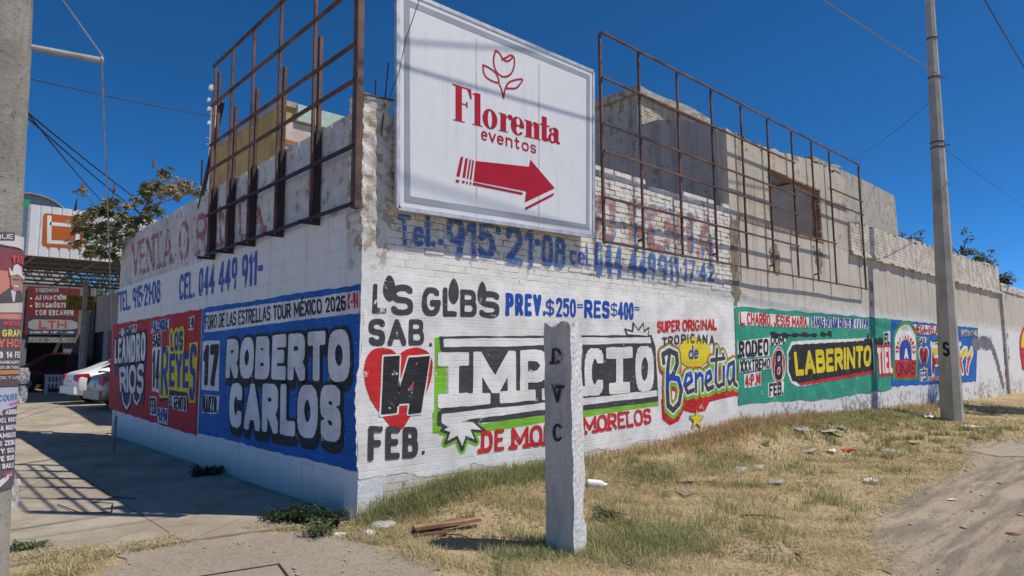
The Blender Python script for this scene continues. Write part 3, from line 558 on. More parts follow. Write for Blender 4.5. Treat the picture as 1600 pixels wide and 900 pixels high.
for ch, xa, xb in (('I', 700, 733), ('M', 739, 806), ('P', 812, 856), ('A', 858, 910), ('C', 913, 944), ('T', 946, 988), ('O', 992, 1021)):
    write(R0, [(xa, yt(xa)), (xb, yt(xb)), (xb, yb(xb)), (xa, yb(xa))], ch, W_, m1, .0145 + .0006 * 'IMPACTO'.index(ch), .22 if ch not in 'IT' else .25, slab=True, p=8)
def burst(c, ang, surf, mats, off, parent):
    for mt, g, o in mats:
        make_art(surf, o, mt, 'burst', parent, polys=[P_(surf, [(c[0] + x, c[1] + y_) for x, y_ in ang])], grow=g, cell=.008)
bp = [(0, 0), (-6, 12), (8, 6), (12, 28), (20, 8), (34, 16), (28, 0), (46, -2), (26, -14), (8, -12)]
burst((708, 668), [(-18, 4), (-6, 8), (-12, 24), (6, 14), (14, 34), (20, 14), (36, 22), (28, 4), (50, 6), (30, -10), (6, -10)], R0, ((Gn, .05, .010), (Gy, .022, .0125), (W_, -.012, .0155)), 0, m1)
burst((998, 524), [(-18, 0), (-22, -10), (-10, -6), (-9, -20), (-1, -8), (7, -19), (8, -6), (16, -12), (14, 2)], R0, ((Gy, .012, .0125), (W_, -.015, .0155)), 0, m1)
write(R0, [(752, 673), (788, 669), (788, 704), (751, 708)], 'DE', R_, m1, .0145, .2, slab=True); write(R0, [(799, 669), (904, 656), (904, 690), (799, 702)], 'MONTE', R_, m1, .0145, .19, slab=True); write(R0, [(911, 652), (1016, 637), (1018, 662), (911, 679)], 'MORELOS', R_, m1, .0145, .19, slab=True)
# tropical band advert
write(R0, a2([(542, 208), (645, 203), (645, 255), (542, 262)]), 'SUPER', R_, m1, .0145, .2); write(R0, a2([(656, 203), (810, 198), (812, 248), (656, 256)]), 'ORIGINAL', R_, m1, .0145, .2)
sunp = [(708 + 74 * math.cos(t), 352 + 68 * math.sin(t)) for t in np.linspace(0, 6.283, 40)[:-1]]
make_art(R0, .010, Gy, 'sun_disc', m1, polys=[P_(R0, a2(sunp))], grow=.012, cell=.01); make_art(R0, .0125, Yw, 'sun_disc', m1, polys=[P_(R0, a2(sunp))], cell=.01)
for i, ch in enumerate('TROPICANA'):
    x0 = (565, 592, 620, 651, 679, 692, 720, 748, 779)[i]; w = 22 if ch != 'I' else 8; dy = 12 * ((i - 4) / 4) ** 2; yy0 = 270 + dy - i * 1.2; write(R0, a2([(x0, yy0), (x0 + w, yy0), (x0 + w, yy0 + 44), (x0, yy0 + 44)]), ch, Gy, m1, .015, .19)
write(R0, a2([(684, 318), (728, 316), (728, 378), (684, 382)]), 'de', U_, m1, .0155, .15)
make_art(R0, .0105, R_, 'swash', m1, polys=[P_(R0, a2([(560, 560), (640, 600), (700, 570), (905, 530), (905, 545), (780, 575), (760, 615), (700, 625), (660, 612), (640, 660), (600, 682), (565, 655)]))], cell=.01)
st = [[(570, 396), (566, 360), (595, 342), (628, 358), (632, 400), (612, 452), (596, 468)], [(596, 352), (588, 430), (586, 520), (590, 590)], [(600, 462), (636, 470), (650, 520), (640, 580), (612, 612), (590, 590)],
      [(672, 500), (698, 478), (692, 446), (674, 452), (664, 496), (678, 532), (706, 520)], [(716, 448), (716, 526)], [(716, 474), (732, 446), (746, 456), (746, 522)], [(762, 488), (786, 466), (780, 436), (764, 446), (758, 490), (770, 518), (794, 506)],
      [(812, 336), (806, 430), (806, 490), (820, 506), (834, 494)], [(786, 386), (846, 376)], [(842, 416), (842, 496)], [(839, 358), (840, 360)], [(884, 396), (864, 408), (858, 460), (868, 494), (884, 470), (888, 392), (890, 490), (902, 500)]]
S_ = [(P_(R0, a2(q)), .036 if i > 2 else .046) for i, q in enumerate(st)]; dn = lambda S, d: [([np.array(p) - (0, d) for p in q], r) for q, r in S]
make_art(R0, .013, R_, 'outline', m1, strokes=dn(S_, .07) + S_, grow=.085, cell=.01); make_art(R0, .0155, Gn, 'outline', m1, strokes=dn(S_, .03) + S_, grow=.062, cell=.01); make_art(R0, .018, W_, 'outline', m1, strokes=S_, grow=.032, cell=.01)
make_art(R0, .0205, Gy, 'lettering', m1, strokes=S_, cell=.008)
lo_, hi_ = R0.px(*a2([(700, 500)])[0])[1], R0.px(*a2([(700, 440)])[0])[1]
make_art(R0, .0225, U_, 'lettering', m1, strokes=[(p, r * .96) for p, r in S_], cell=.008, clip=lambda u, v: np.maximum(lo_ - v + (u - 5.6) * .06 - .02 * np.sin(u * 13), v - hi_ - (u - 5.6) * .06 + .02 * np.sin(u * 17)))
stp = [(718 + (34 if i % 2 == 0 else 13) * math.sin(i * math.pi / 5), 654 - (46 if i % 2 == 0 else 17) * math.cos(i * math.pi / 5)) for i in range(10)]
make_art(R0, .0235, Gy, 'star', m1, polys=[P_(R0, a2(stp))], grow=.012, cell=.008); make_art(R0, .026, Yw, 'star', m1, polys=[P_(R0, a2(stp))], cell=.008)
# old blue phone number and faded letters above
R0 = RU0
fb = faded((.05, .17, .50), .66); fp = faded((.48, .17, .15), .42); fb2 = faded((.10, .18, .42), .40)
for tx, qd, kk in (('Tel.', [(621, 336), (680, 338), (680, 386), (622, 384)], .16), ('.', [(684, 372), (692, 373), (692, 384), (684, 383)], .9), ('915', [(697, 338), (773, 348), (773, 405), (697, 401)], .17), ('*', [(774, 355), (782, 356), (782, 368), (774, 368)], .9), ('21', [(790, 352), (832, 360), (832, 418), (790, 410)], .16), ('*', [(835, 372), (842, 373), (842, 386), (835, 386)], .9), ('08', [(846, 366), (883, 372), (883, 421), (846, 416)], .16), ('cel.', [(890, 380), (922, 382), (922, 418), (890, 412)], .13),
                   ('044', [(929, 377), (972, 386), (972, 434), (929, 430)], .16), ('449', [(982, 386), (1024, 396), (1024, 438), (982, 434)], .16), ('911', [(1028, 396), (1060, 402), (1060, 440), (1028, 438)], .16), ('*17*42', [(1062, 402), (1116, 412), (1116, 441), (1062, 440)], .17)):
    write(R0, qd, tx, fb, bw, .0115, kk, name='painted_phone_number')
write(R0, [(934, 298), (1116, 342), (1116, 408), (934, 376)], 'O RENTA', fb2, bw, .0105, .12, gap=1.0, name='faded_lettering')
write(R0, [(929, 300), (1111, 344), (1111, 404), (929, 374)], 'O RENTA', fp, bw, .0125, .15, gap=.6, name='faded_lettering')

# ------------------------------------------------------------------ plastered wall, ruined house, far wall
pl = root('plastered_wall', 'long plastered wall with green and blue concert adverts, right of the brick part', 'wall', (18, 0, 0)); WP = wall_mat('plaster')
me = subdiv_box(7.64, 29.5, 0, .2, -.4, 4.15, (200, 1, 42)); jitter(me, .004, 2.5, 9); link('plaster_face', me, WP, pl)
pb = MB(); tp = lambda x: 4.93 + (x - 13.4) * .018 - (.09 if math.sin(x * 37) > .55 else 0)
bricks(pb, 13.42, 29.45, 4.16, 5.25, -.055, .003, .25, .0, 4, tp); pb.box(13.45, 29.4, -.045, .2, 4.14, 4.88)
pb.build('brick_parapet', simple((.60, .55, .47), .9, 0, .28, 3, bmp=.5), pl)
led = MB()
for i in range(54):
    x0 = 13.4 + i * .298; dz = .03 * math.sin(i * 2.3) + .02 * math.sin(i * 5.1); led.hexa([(x0, -.10, 4.06 + dz), (x0 + .298, -.10, 4.06 + dz * .5), (x0 + .298, .05, 4.04), (x0, .05, 4.04)], [(x0, -.075, 4.16), (x0 + .298, -.075, 4.16), (x0 + .298, .05, 4.16), (x0, .05, 4.16)])
led.build('ledge', wall_mat('ruin'), pl)
def toothed(x0, w, d, zt, name, parent):
    b = MB(); z = -.3
    while z < zt: b.box(x0 + .012 * math.sin(z * 40), x0 + w + .02 * math.sin(z * 57 + 1), -d + .01 * math.sin(z * 31), .1, z, z + .064); b.box(x0 + .02, x0 + w - .02, -d + .03, .1, z + .064, z + .078); z += .078
    return b.build(name, wall_mat('pillar'), parent)
for i, (pts, kd) in enumerate((([(7.66, 4.1), (7.98, 4.12), (7.95, 3.6), (7.90, 3.1), (7.93, 2.75), (7.80, 2.55), (7.72, 2.75), (7.66, 2.7)], 'ruin'), ([(9.1, 3.9), (9.5, 3.95), (9.6, 3.6), (9.45, 3.3), (9.2, 3.45)], 'grey'), ([(11.3, 4.0), (11.7, 3.9), (11.6, 3.5), (11.35, 3.6)], 'grey'), ([(14.6, 3.4), (14.8, 3.5), (14.85, 3.0), (14.7, 2.9)], 'grey'))): make_art(plane_R(0.), .007, simple((.24, .19, .14), .95, 0, .45, 6, bmp=.5), 'exposed_render', pl, polys=[pts], cell=.02, wob=.06)
toothed(22.0, .18, .06, 4.05, 'brick_pier', pl)
RP = plane_R(0.); RP.kind = 'plaster'
z3 = (1130, 430, 3.6); a3 = lambda pts: pxpoly(z3, pts); zr = (1380, 470, 5.295); ar = lambda pts: pxpoly(zr, pts)
pp = lambda c, w=.3: paint(c, w, 'plaster'); Wp, Bp, Rp, Up, Yp, Gyp = pp(WHITE), pp(BLACK), pp(RED), pp((.02, .06, .30)), pp(YEL), pp((.04, .035, .03))
mg = mural(RP, [(1146.5, 479), (1393, 499), (1392.5, 608), (1300, 622), (1154, 631)], (.03, .30, .20), pl, 'green painted rodeo advert with LABERINTO in yellow', .008, .38, .012)
write(RP, a3([(88, 204), (476, 238), (474, 294), (92, 280)]), 'L. CHARRO. JESUS MARIA.', Rp, mg, .015, .17, card=Wp)
write(RP, a3([(496, 232), (812, 250), (810, 300), (498, 292)]), 'DAMAS ENTRAN GRATIS DE 4 A 7 P.M', Up, mg, .015, .16, card=Wp)
write(RP, a3([(84, 374), (252, 354), (252, 450), (86, 464)]), 'RODEO', Bp, mg, .015, .2, slab=True, card=Wp)
write(RP, a3([(90, 480), (260, 464), (258, 524), (94, 548)]), 'XXXTREMO', Bp, mg, .0175, .18, card=Wp)
write(RP, a3([(120, 562), (206, 544), (206, 616), (122, 630)]), '4:P.M', Rp, mg, .015, .2, card=Wp)
write(RP, a3([(264, 342), (346, 332), (344, 386), (266, 394)]), 'DOM.', Bp, mg, .015, .2, card=Wp)
ov = lambda cx, cy, a, b: [(cx + a * math.cos(t), cy + b * math.sin(t)) for t in np.linspace(0, 6.283, 36)[:-1]]
make_art(RP, .011, Wp, 'oval', mg, polys=[P_(RP, a3(ov(308, 506, 40, 108)))], cell=.015); make_art(RP, .0135, Rp, 'oval', mg, polys=[P_(RP, a3(ov(308, 506, 36, 100)))], cell=.015)
write(RP, a3([(286, 424), (332, 420), (330, 586), (284, 592)]), '8', Bp, mg, .0185, .17, outline=Wp, ogrow=.02)
write(RP, a3([(254, 610), (336, 600), (332, 672), (256, 682)]), 'FEB.', Bp, mg, .017, .2, card=Wp)
lb = [(385, 392), (835, 366), (846, 534), (420, 606), (385, 590), (366, 540), (364, 440)]
make_art(RP, .0105, Wp, 'outline', mg, polys=[P_(RP, a3(lb))], grow=.07, cell=.02); make_art(RP, .0125, Rp, 'swash', mg, polys=[P_(RP, a3([(400, 590), (846, 532), (848, 552), (430, 622)]))], cell=.015); make_art(RP, .0145, Bp, 'band', mg, polys=[P_(RP, a3(lb))], cell=.02)
write(RP, a3([(392, 432), (830, 392), (826, 512), (404, 568)]), 'LABERINTO', Yp, mg, .018, .24)
make_art(RP, .018, Bp, 'star', mg, polys=[P_(RP, a3([(812, 320), (818, 355), (834, 352), (824, 374), (832, 398), (812, 384), (796, 400), (800, 374), (786, 362), (806, 356)]))], cell=.012)
make_art(RP, .0115, Bp, 'smear', mg, polys=[P_(RP, a3([(258, 318), (420, 330), (604, 322), (606, 346), (470, 344), (330, 352), (262, 346)]))], cell=.02, wob=.02)
write(RP, a3([(852, 352), (898, 348), (898, 390), (852, 392)]), 'BANDA', Bp, mg, .0145, .2); write(RP, a3([(904, 326), (934, 320), (934, 388), (904, 392)]), 'EL', Bp, mg, .0145, .22, card=Wp)
write(RP, a3([(862, 410), (944, 402), (950, 548), (870, 556)]), 'TIEL', Wp, mg, .017, .24, outline=Rp, ogrow=.07)
mb2 = mural(RP, [(1391.7, 498.8), (1527.7, 512.5), (1524.5, 596), (1391.5, 604)], (.008, .12, .42), pl, 'blue painted concert advert with an arched emblem and MEGA VELARIA on a white strip', .009, .3, .01)
arch = lambda cx, y0, y1, hw: [(cx - hw, y1), (cx + hw, y1)] + [(cx + hw * math.cos(t), y0 + (y0 - 0) * 0 + -1 * 0 + (y0 - 0) * 0 - 0) for t in ()] + [(cx + hw * math.cos(t), y0 - hw * 1.75 * math.sin(t)) for t in np.linspace(0, math.pi, 18)]
make_art(RP, .0115, pp((.06, .30, .06)), 'emblem', mb2, polys=[P_(RP, ar(arch(180, 345, 655, 103)))], cell=.02); make_art(RP, .014, Wp, 'emblem', mb2, polys=[P_(RP, ar(arch(180, 350, 492, 88)))], cell=.02)
make_art(RP, .0165, Up, 'emblem', mb2, polys=[P_(RP, ar(arch(180, 408, 490, 50)))], cell=.02); make_art(RP, .0165, Rp, 'emblem', mb2, polys=[P_(RP, ar([(95, 490), (268, 490), (265, 636), (98, 640)]))], cell=.02)
make_art(RP, .019, Wp, 'figure_mark', mb2, polys=[P_(RP, ar([(178, 396), (190, 396), (194, 430), (204, 478), (192, 478), (186, 450), (178, 478), (166, 478), (174, 430)]))], cell=.015)
for i, ch in enumerate('INICIADORES'):
    t = math.radians(186 - i * 19.2); c_, s_ = math.cos(t), math.sin(t); pt = lambda rr, ww: (180 + (rr * c_ + ww * s_), 412 - (rr * s_ * 1.62 - ww * c_ * 1.5)); hw = 9 if ch != 'I' else 3
    write(RP, ar([pt(82, -hw), pt(82, hw), pt(57, hw * .8), pt(57, -hw * .8)]), ch, Rp, mb2, .0175, .22, cell=.014)
write(RP, ar([(104, 510), (262, 506), (260, 610), (104, 622)]), 'ONAS', Bp, mb2, .0195, .12)
write(RP, ar([(246, 196), (608, 222), (608, 290), (248, 274)]), 'MEGA-VELARIA XHAGS', Rp, mb2, .0155, .17, card=Wp)
write(RP, ar([(278, 298), (350, 304), (348, 358), (280, 358)]), 'SAB.', Bp, mb2, .0155, .2, card=Wp)
h2 = lambda cx, cy, w, h: [(cx + 16 * math.sin(t) ** 3 / 16 * w, cy - (13 * math.cos(t) - 5 * math.cos(2 * t) - 2 * math.cos(3 * t) - math.cos(4 * t)) / 14.5 * h) for t in np.linspace(0, 6.283, 40)[:-1]]
make_art(RP, .0135, Wp, 'heart', mb2, polys=[P_(RP, ar(h2(330, 462, 44, 106)))], cell=.018); make_art(RP, .016, Rp, 'heart', mb2, polys=[P_(RP, ar(h2(330, 462, 38, 94)))], cell=.018)
write(RP, ar([(302, 400), (358, 398), (352, 540), (308, 544)]), '14', Bp, mb2, .0185, .2)
write(RP, ar([(302, 572), (358, 566), (358, 658), (302, 664)]), 'FEB', Bp, mb2, .0185, .17, card=Wp)
write(RP, ar([(390, 326), (640, 340), (640, 384), (390, 378)]), 'TROPICAL', Bp, mb2, .0155, .18, card=Wp)
zf = [(400, 396), (738, 394), (712, 596), (400, 604)]; fv = RP.px(*ar([(400, 470)])[0])[1]
write(RP, ar(zf), 'FUNKY', pp((.62, .05, .03)), mb2, .0185, .2, outline=Wp, ogrow=.08); stf, tf = text_strokes(P_(RP, ar(zf)), 'FUNKY', .2)
make_art(RP, .021, Yp, 'lettering', mb2, strokes=[(a, tf / 2) for a in stf], cell=.014, p=3.5, clip=lambda u, v: fv - v + .03 * np.sin(u * 9))
write(RP, ar([(642, 240), (776, 248), (774, 288), (642, 296)]), 'CUAUHTEMOC 9', Bp, mb2, .0185, .16, card=Wp)
write(RP, ar([(372, 624), (600, 622), (600, 662), (372, 666)]), 'UNIDOS EN EL BAILE', Rp, mb2, .0155, .16, card=Wp)
gp = P_(RP, ar([(752, 352), (886, 350), (930, 470), (985, 690)])); make_art(RP, .010, pp((.17, .16, .18), .25), 'grey_overpaint', pl, strokes=[(gp, .22)], cell=.03, wob=.05)
for tx, qd, m_ in (('SAB', [(986, 262), (1034, 268), (1034, 312), (986, 314)], Rp), ('14', [(992, 362), (1044, 366), (1042, 532), (994, 534)], Bp), ('FEB', [(1006, 572), (1058, 574), (1060, 636), (1008, 638)], Rp)):
    write(RP, ar(qd), tx, m_, pl, .010, .2, name='painted_lettering')

rh = root('ruined_house', 'roofless pale plaster house front with an empty square window opening above the wall', 'house', (10.5, 0, 4.2)); WR = wall_mat('ruin')
rtop = np.interp(np.linspace(7.65, 13.4, 24), [7.65, 8.2, 9, 10.5, 12, 13.4], [5.92, 5.78, 5.84, 5.95, 6.02, 5.98]) + np.random.default_rng(3).uniform(-.05, .06, 24)
def wall_piece(x0, x1, z0, top, y0=0., y1=.2):
    n = max(1, int((x1 - x0) / .12)); b = MB()
    zt = lambda x: float(np.interp(x, np.linspace(7.65, 13.4, 24), rtop)) if top is None else top
    for i in range(n):
        a, c = x0 + (x1 - x0) * i / n, x0 + (x1 - x0) * (i + 1) / n; b.add([(a, y0, z0), (c, y0, z0), (c, y0, zt(c)), (a, y0, zt(a)), (a, y1, z0), (c, y1, z0), (c, y1, zt(c)), (a, y1, zt(a))], [(0, 1, 2, 3), (5, 4, 7, 6), (3, 2, 6, 7), (1, 0, 4, 5)] + ([(0, 3, 7, 4)] if i == 0 else []) + ([(1, 5, 6, 2)] if i == n - 1 else []))
    return b
WX0, WX1, WZ0, WZ1 = 9.25, 11.85, 4.24, 5.40
b = wall_piece(7.65, WX0, 4.151, None); b2 = wall_piece(WX1, 13.4, 4.151, None); b3 = wall_piece(WX0, WX1, WZ1, None); b4 = wall_piece(WX0, WX1, 4.151, WZ0)
for q in (b2, b3, b4): b.add(q.v, q.f)
b.build('front_wall', WR, rh)
jb = MB(); r_ = np.random.default_rng(8); z = WZ0
while z < WZ1 - .07: jb.box(WX1 - r_.uniform(.02, .11), WX1 + .02, .006, .19, z, z + .068); jb.box(WX0 - .02, WX0 + r_.uniform(.01, .07), .006, .19, z, z + .068); z += .0785
jb.box(WX0 - .05, WX1 + .05, -.004, .15, WZ1 - .025, WZ1 + .012); jb.box(7.9, 9.28, -.010, .1, 4.16, 4.235); jb.box(WX0 - .1, WX1 + .05, -.016, .19, 4.165, 4.235)
jb.build('window_surround', simple((.30, .19, .13), .9, 0, .4, 9, bmp=.6), rh)
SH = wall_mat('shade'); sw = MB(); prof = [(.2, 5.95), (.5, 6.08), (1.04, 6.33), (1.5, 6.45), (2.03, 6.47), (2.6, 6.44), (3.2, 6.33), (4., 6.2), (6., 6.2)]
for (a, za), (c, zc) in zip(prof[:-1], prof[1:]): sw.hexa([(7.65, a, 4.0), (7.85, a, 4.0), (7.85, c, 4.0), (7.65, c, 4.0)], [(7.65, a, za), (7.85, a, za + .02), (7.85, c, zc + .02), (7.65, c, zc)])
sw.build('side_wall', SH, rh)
MB().box(12.3, 12.5, .201, 3.4, 4.0, 5.8).build('inner_wall', simple((.62, .58, .57), .9, 0, .12, 2, bmp=.3), rh)
r_ = np.random.default_rng(2); LBM = simple((.33, .24, .17), .9, 0, .4, 9)
for i in range(22):
    x = r_.uniform(7.7, 9.0) if i < 11 else r_.uniform(11.2, 13.2); zt = float(np.interp(x, np.linspace(7.65, 13.4, 24), rtop)) - .01; s_ = r_.uniform(.05, .12); MB().box(x, x + s_ * 1.6, .03, .03 + s_, zt, zt + s_ * .7).build('loose_brick', LBM, rh)
a_ = hit(1262, 243, 1, .35); c_ = hit(1305, 262, 1, .35)
lump = subdiv_box(a_[0], c_[0] + .1, .25, 1.4, 5.8, a_[2] - .02, (8, 5, 5)); jitter(lump, .05, 4, 5); link('slab_stub', lump, wall_mat('grey'), rh)
bx = root('brick_rooftop_room', 'tall unplastered block room with a flat slab roof standing behind the ruin', 'building', (10.44, 4, 0))
MB().box(10.44, 13.85, 4, 7, -.2, 8.52).build('room_walls', wall_mat('grey'), bx)
bb = MB(); bricks(bb, 10.46, 13.83, 6.0, 8.5, 3.985, .006, .03, .02, 6); bb.build('front_brickwork', simple((.50, .43, .33), .9, 0, .3, 5, bmp=.5), bx)
rs = subdiv_box(10.3, 14.0, 3.86, 7.1, 8.521, 8.74, (14, 8, 2)); jitter(rs, .02, 3, 4); link('roof_slab', rs, wall_mat('grey'), bx)
cr_ = root('concrete_room', 'plain grey rendered room rising behind the brick parapet at the right end of the ruin', 'building', (15.5, .6, 0)); pe_ = hit(1398, 305, 1, .6)
me = subdiv_box(13.0, pe_[0], .6, 3.2, -.2, pe_[2], (20, 8, 16)); jitter(me, .01, 2, 6); link('room_walls', me, wall_mat('grey'), cr_)
fw_ = root('far_wall', 'lower end of the long white wall with a yellow and red round advert at the right edge', 'wall', (32, 0, 0)); zt0 = hit(1598, 462, 1, 0)[2]
fm = subdiv_box(29.68, 44, 0, .2, -.4, zt0 - .05, (90, 1, 30)); jitter(fm, .01, 2, 3); link('plaster_face', fm, WP, fw_)
fb_ = MB(); bricks(fb_, 29.7, 44, zt0 - .05, zt0 + .26, -.04, .01, .22, .08, 12); fb_.build('top_course', wall_mat('brick'), fw_)
toothed(29.42, .26, .10, hit(1575, 452, 1, 0)[2], 'brick_pier', fw_)
cc = [RP.px(*q) for q in ((1597, 545), (1612, 545))]; cx = RP.px(1612, 550)
el = lambda a, b_: [(cx[0] + a * math.cos(t), cx[1] + b_ * math.sin(t)) for t in np.linspace(0, 6.283, 40)[:-1]]
mf = make_art(RP, .012, Rp, 'mural', fw_, polys=[el(2.7, 1.33)], cell=.05); mf['label'] = 'yellow and red oval advert'
make_art(RP, .016, Yp, 'oval', mf, polys=[el(2.45, 1.2)], cell=.05); make_art(RP, .020, Rp, 'band', mf, polys=[[(cx[0] - 2.5, cx[1] - .75), (cx[0] + 2.5, cx[1] - .75), (cx[0] + 2.6, cx[1] + .2), (cx[0] - 2.6, cx[1] + .2)]], cell=.05)

# ------------------------------------------------------------------ billboard
sg = root('billboard', 'large white billboard with a red tulip, florist lettering and red arrow on the corner wall', 'billboard', (2.1, -.12, 3.2))
SY = -.17; S0 = plane_R(SY); S0.kind = 'none'; tl, tr, br, bl_q = [S0.px(*p) for p in ((622, -18), (927, 112), (927, 369.5), (622, 325))]
pan = MB(); cs = [tl, tr, br, bl_q]; pan.hexa([(c[0], SY, c[1]) for c in cs], [(c[0], SY + .045, c[1]) for c in cs]); 
sm, snt, sb = newmat('sign_sheet'); sp_ = pos(snt); sn = noise(snt, sp_, 1.1, 5); sr2 = noise(snt, sp_, 4., 6, .65, (3, 1, .18)); sn3 = noise(snt, sp_, 30, 5, .7)
sc_ = mix(snt, sn, (.70, .71, .73), (.77, .775, .785)); sc_ = mix(snt, rng(snt, sr2, .52, .74, 0, .30), sc_, (.50, .48, .45)); sc_ = mix(snt, rng(snt, sn3, .66, .72, 0, .4), sc_, (.42, .38, .34)); setc(snt, sb, sc_); sb.inputs['Roughness'].default_value = .5; bump(snt, noise(snt, sp_, 1.6, 2), sb, .25, .05); pan.build('panel', sm, sg)
fr = MB(); e3 = lambda c, y: (c[0], y, c[1])
for a, c in zip(cs, cs[1:] + cs[:1]): fr.bar(e3(a, SY + .012), e3(c, SY + .012), .045)
fr.build('edge_trim', simple((.55, .56, .58), .5, .3, .2, 10), sg)
bk_ = MB()
for f_ in (.08, .36, .64, .92): q = tl * (1 - f_) + tr * f_; w = bl_q * (1 - f_) + br * f_; bk_.bar((q[0], SY + .085, q[1] - .05), (w[0], SY + .085, w[1] + .02), .06)
for f_ in (.1, .5, .9): q = tl * (1 - f_) + bl_q * f_; w = tr * (1 - f_) + br * f_; bk_.bar((q[0] + .05, SY + .12, q[1]), (w[0] - .05, SY + .12, w[1]), .05)
bk_.build('support_frame', rust(0), sg)
ins = lambda a: [tl + (a, -a), tr + (-a, -a), br + (-a, a), bl_q + (a, a)]; rg = ins(.115); FL = lambda c, r=.5: paint(c, -.25, 'none', r); GB = FL((.33, .36, .41)); RD = FL((.42, .008, .025))
make_art(S0, .003, GB, 'border', sg, strokes=[(rg + rg[:1], .036)], cell=.008, p=8, wob=.001)
for xp in (744, 842): a = S0.px(xp, 5 + (xp - 622) * .43); c = S0.px(xp, 323 + (xp - 622) * .148); make_art(S0, .0025, FL((.30, .30, .31)), 'panel_seam', sg, strokes=[([a - (0, .02), c + (0, .02)], .0035)], cell=.003, wob=.001)
zs = (560, 0, 2.0); as_ = lambda pts: pxpoly(zs, pts)
tul = [[(428, 158), (422, 190), (430, 222), (452, 240), (475, 232), (486, 208), (486, 180), (474, 173), (462, 180), (448, 186)], [(428, 158), (440, 166), (450, 182), (458, 190), (470, 190), (481, 180)], [(389, 203), (392, 230), (408, 248), (438, 258), (430, 230), (408, 212), (389, 203)], [(438, 258), (447, 280), (453, 306), (457, 282), (465, 262)], [(462, 276), (490, 276), (504, 264), (512, 248), (490, 250), (470, 258), (460, 275)]]
make_art(S0, .004, RD, 'tulip_mark', sg, strokes=[(P_(S0, as_(smooth_path(q))), .0115) for q in tul], cell=.005, wob=.0005)
# serif name: (x along the baseline in crop pixels, height as a share of the capital height)
def F_(x, t): s = (x - 296) / 332; return (560 + x / 2, (375 + 77 * s - t * (113 - 27 * s)) / 2)
Fp = lambda pts: [S0.px(*F_(*q)) for q in pts]
def ell(cx, cy, a, b_, n=30): return [(cx + a * math.cos(t), cy + b_ * math.sin(t)) for t in np.linspace(0, 6.283, n)[:-1]]
rect = lambda x0, x1, t0, t1: [(x0, t0), (x1, t0), (x1, t1), (x0, t1)]
po, ho, hs = [], [], []
po += [rect(304, 323, 0, 1), rect(296, 332, 0, .025), rect(294, 352, .965, 1), [(340, .97), (352, 1), (354, .72), (350, .72)], rect(322, 340, .5, .53), [(336, .44), (341, .44), (341, .60), (336, .60)]]
po += [rect(363, 381, 0, .92), rect(356, 388, 0, .025), [(356, .90), (370, .95), (381, .95), (381, .87), (356, .875)]]
po += [ell(411, .285, 23, .30)]; ho += [ell(411, .285, 7, .255)]
po += [rect(444, 461, 0, .56), rect(438, 468, 0, .028), rect(438, 452, .535, .565), ell(474, .50, 7, .085)]; hs += [[(458, .38), (464, .50), (472, .565), (478, .55)]]
po += [ell(497, .285, 21, .30)]; ho += [ell(499, .44, 6, .12), ell(499, .19, 6, .155), [(503, .235), (524, .27), (524, .10), (503, .12)]]; hs += [[(488, .30), (515, .30)]]
po += [rect(524, 541, 0, .56), rect(518, 547, 0, .028), rect(518, 533, .535, .565), rect(549, 565, 0, .44), rect(544, 571, 0, .028), ell(556, .44, 9, .125)]; hs += [[(540, .40), (546, .52), (552, .56)]]
po += [rect(573, 588, .08, .85), rect(566, 597, .535, .575), ell(583, .08, 10, .08)]; hs += [[(586, .02), (594, .06), (597, .14)]]
po += [rect(611, 625, .04, .44), ell(606, .17, 13, .18), ell(614, .44, 11.5, .13), ell(601, .44, 5.5, .075), ell(624, .05, 6, .05)]; ho += [ell(606, .17, 4.5, .12), ell(607, .43, 3.5, .075)]
make_art(S0, .004, RD, 'lettering', sg, polys=[Fp(q) for q in po], holes=[Fp(q) for q in ho], cell=.005, wob=.0003); make_art(S0, .0055, RD, 'lettering', sg, strokes=[(Fp(q), .0075) for q in hs], cell=.004, wob=.0003)
for i, (ch, x0, x1) in enumerate((('e', 383, 403), ('v', 407, 429), ('e', 433, 454), ('n', 460, 481), ('t', 487, 503), ('o', 510, 532), ('s', 537, 555))):
    yb_ = lambda x: 437 + (x - 383) * .255; hh = lambda x: 46 - (x - 383) * .03; qd = [(x0, yb_(x0) - hh(x0)), (x1, yb_(x1) - hh(x1)), (x1, yb_(x1)), (x0, yb_(x0))]
    write(S0, as_(qd), ch, RD, sg, .004, .13, cell=.004, p=2.5)
ar_p = [[(366, 503), (533, 521), (537, 499), (613, 588), (520, 632), (524, 598), (360, 566)], [(319, 490), (328, 490), (316, 552), (306, 550)], [(334, 494), (342, 495), (333, 556), (325, 554)], [(347, 498), (352, 499), (343, 559), (338, 558)], [(356, 500), (361, 501), (353, 562), (348, 561)],
        [(358, 570), (514, 602), (511, 609), (357, 578)], [(612, 602), (520, 649), (522, 656), (608, 612)], [(305, 561), (315, 563), (314, 571), (304, 569)], [(324, 564), (332, 566), (331, 573), (323, 571)], [(337, 567), (342, 568), (341, 575), (336, 574)], [(348, 568), (353, 569), (352, 577), (347, 576)]]
make_art(S0, .004, RD, 'arrow', sg, polys=[P_(S0, as_(q)) for q in ar_p], cell=.005, wob=.0005)

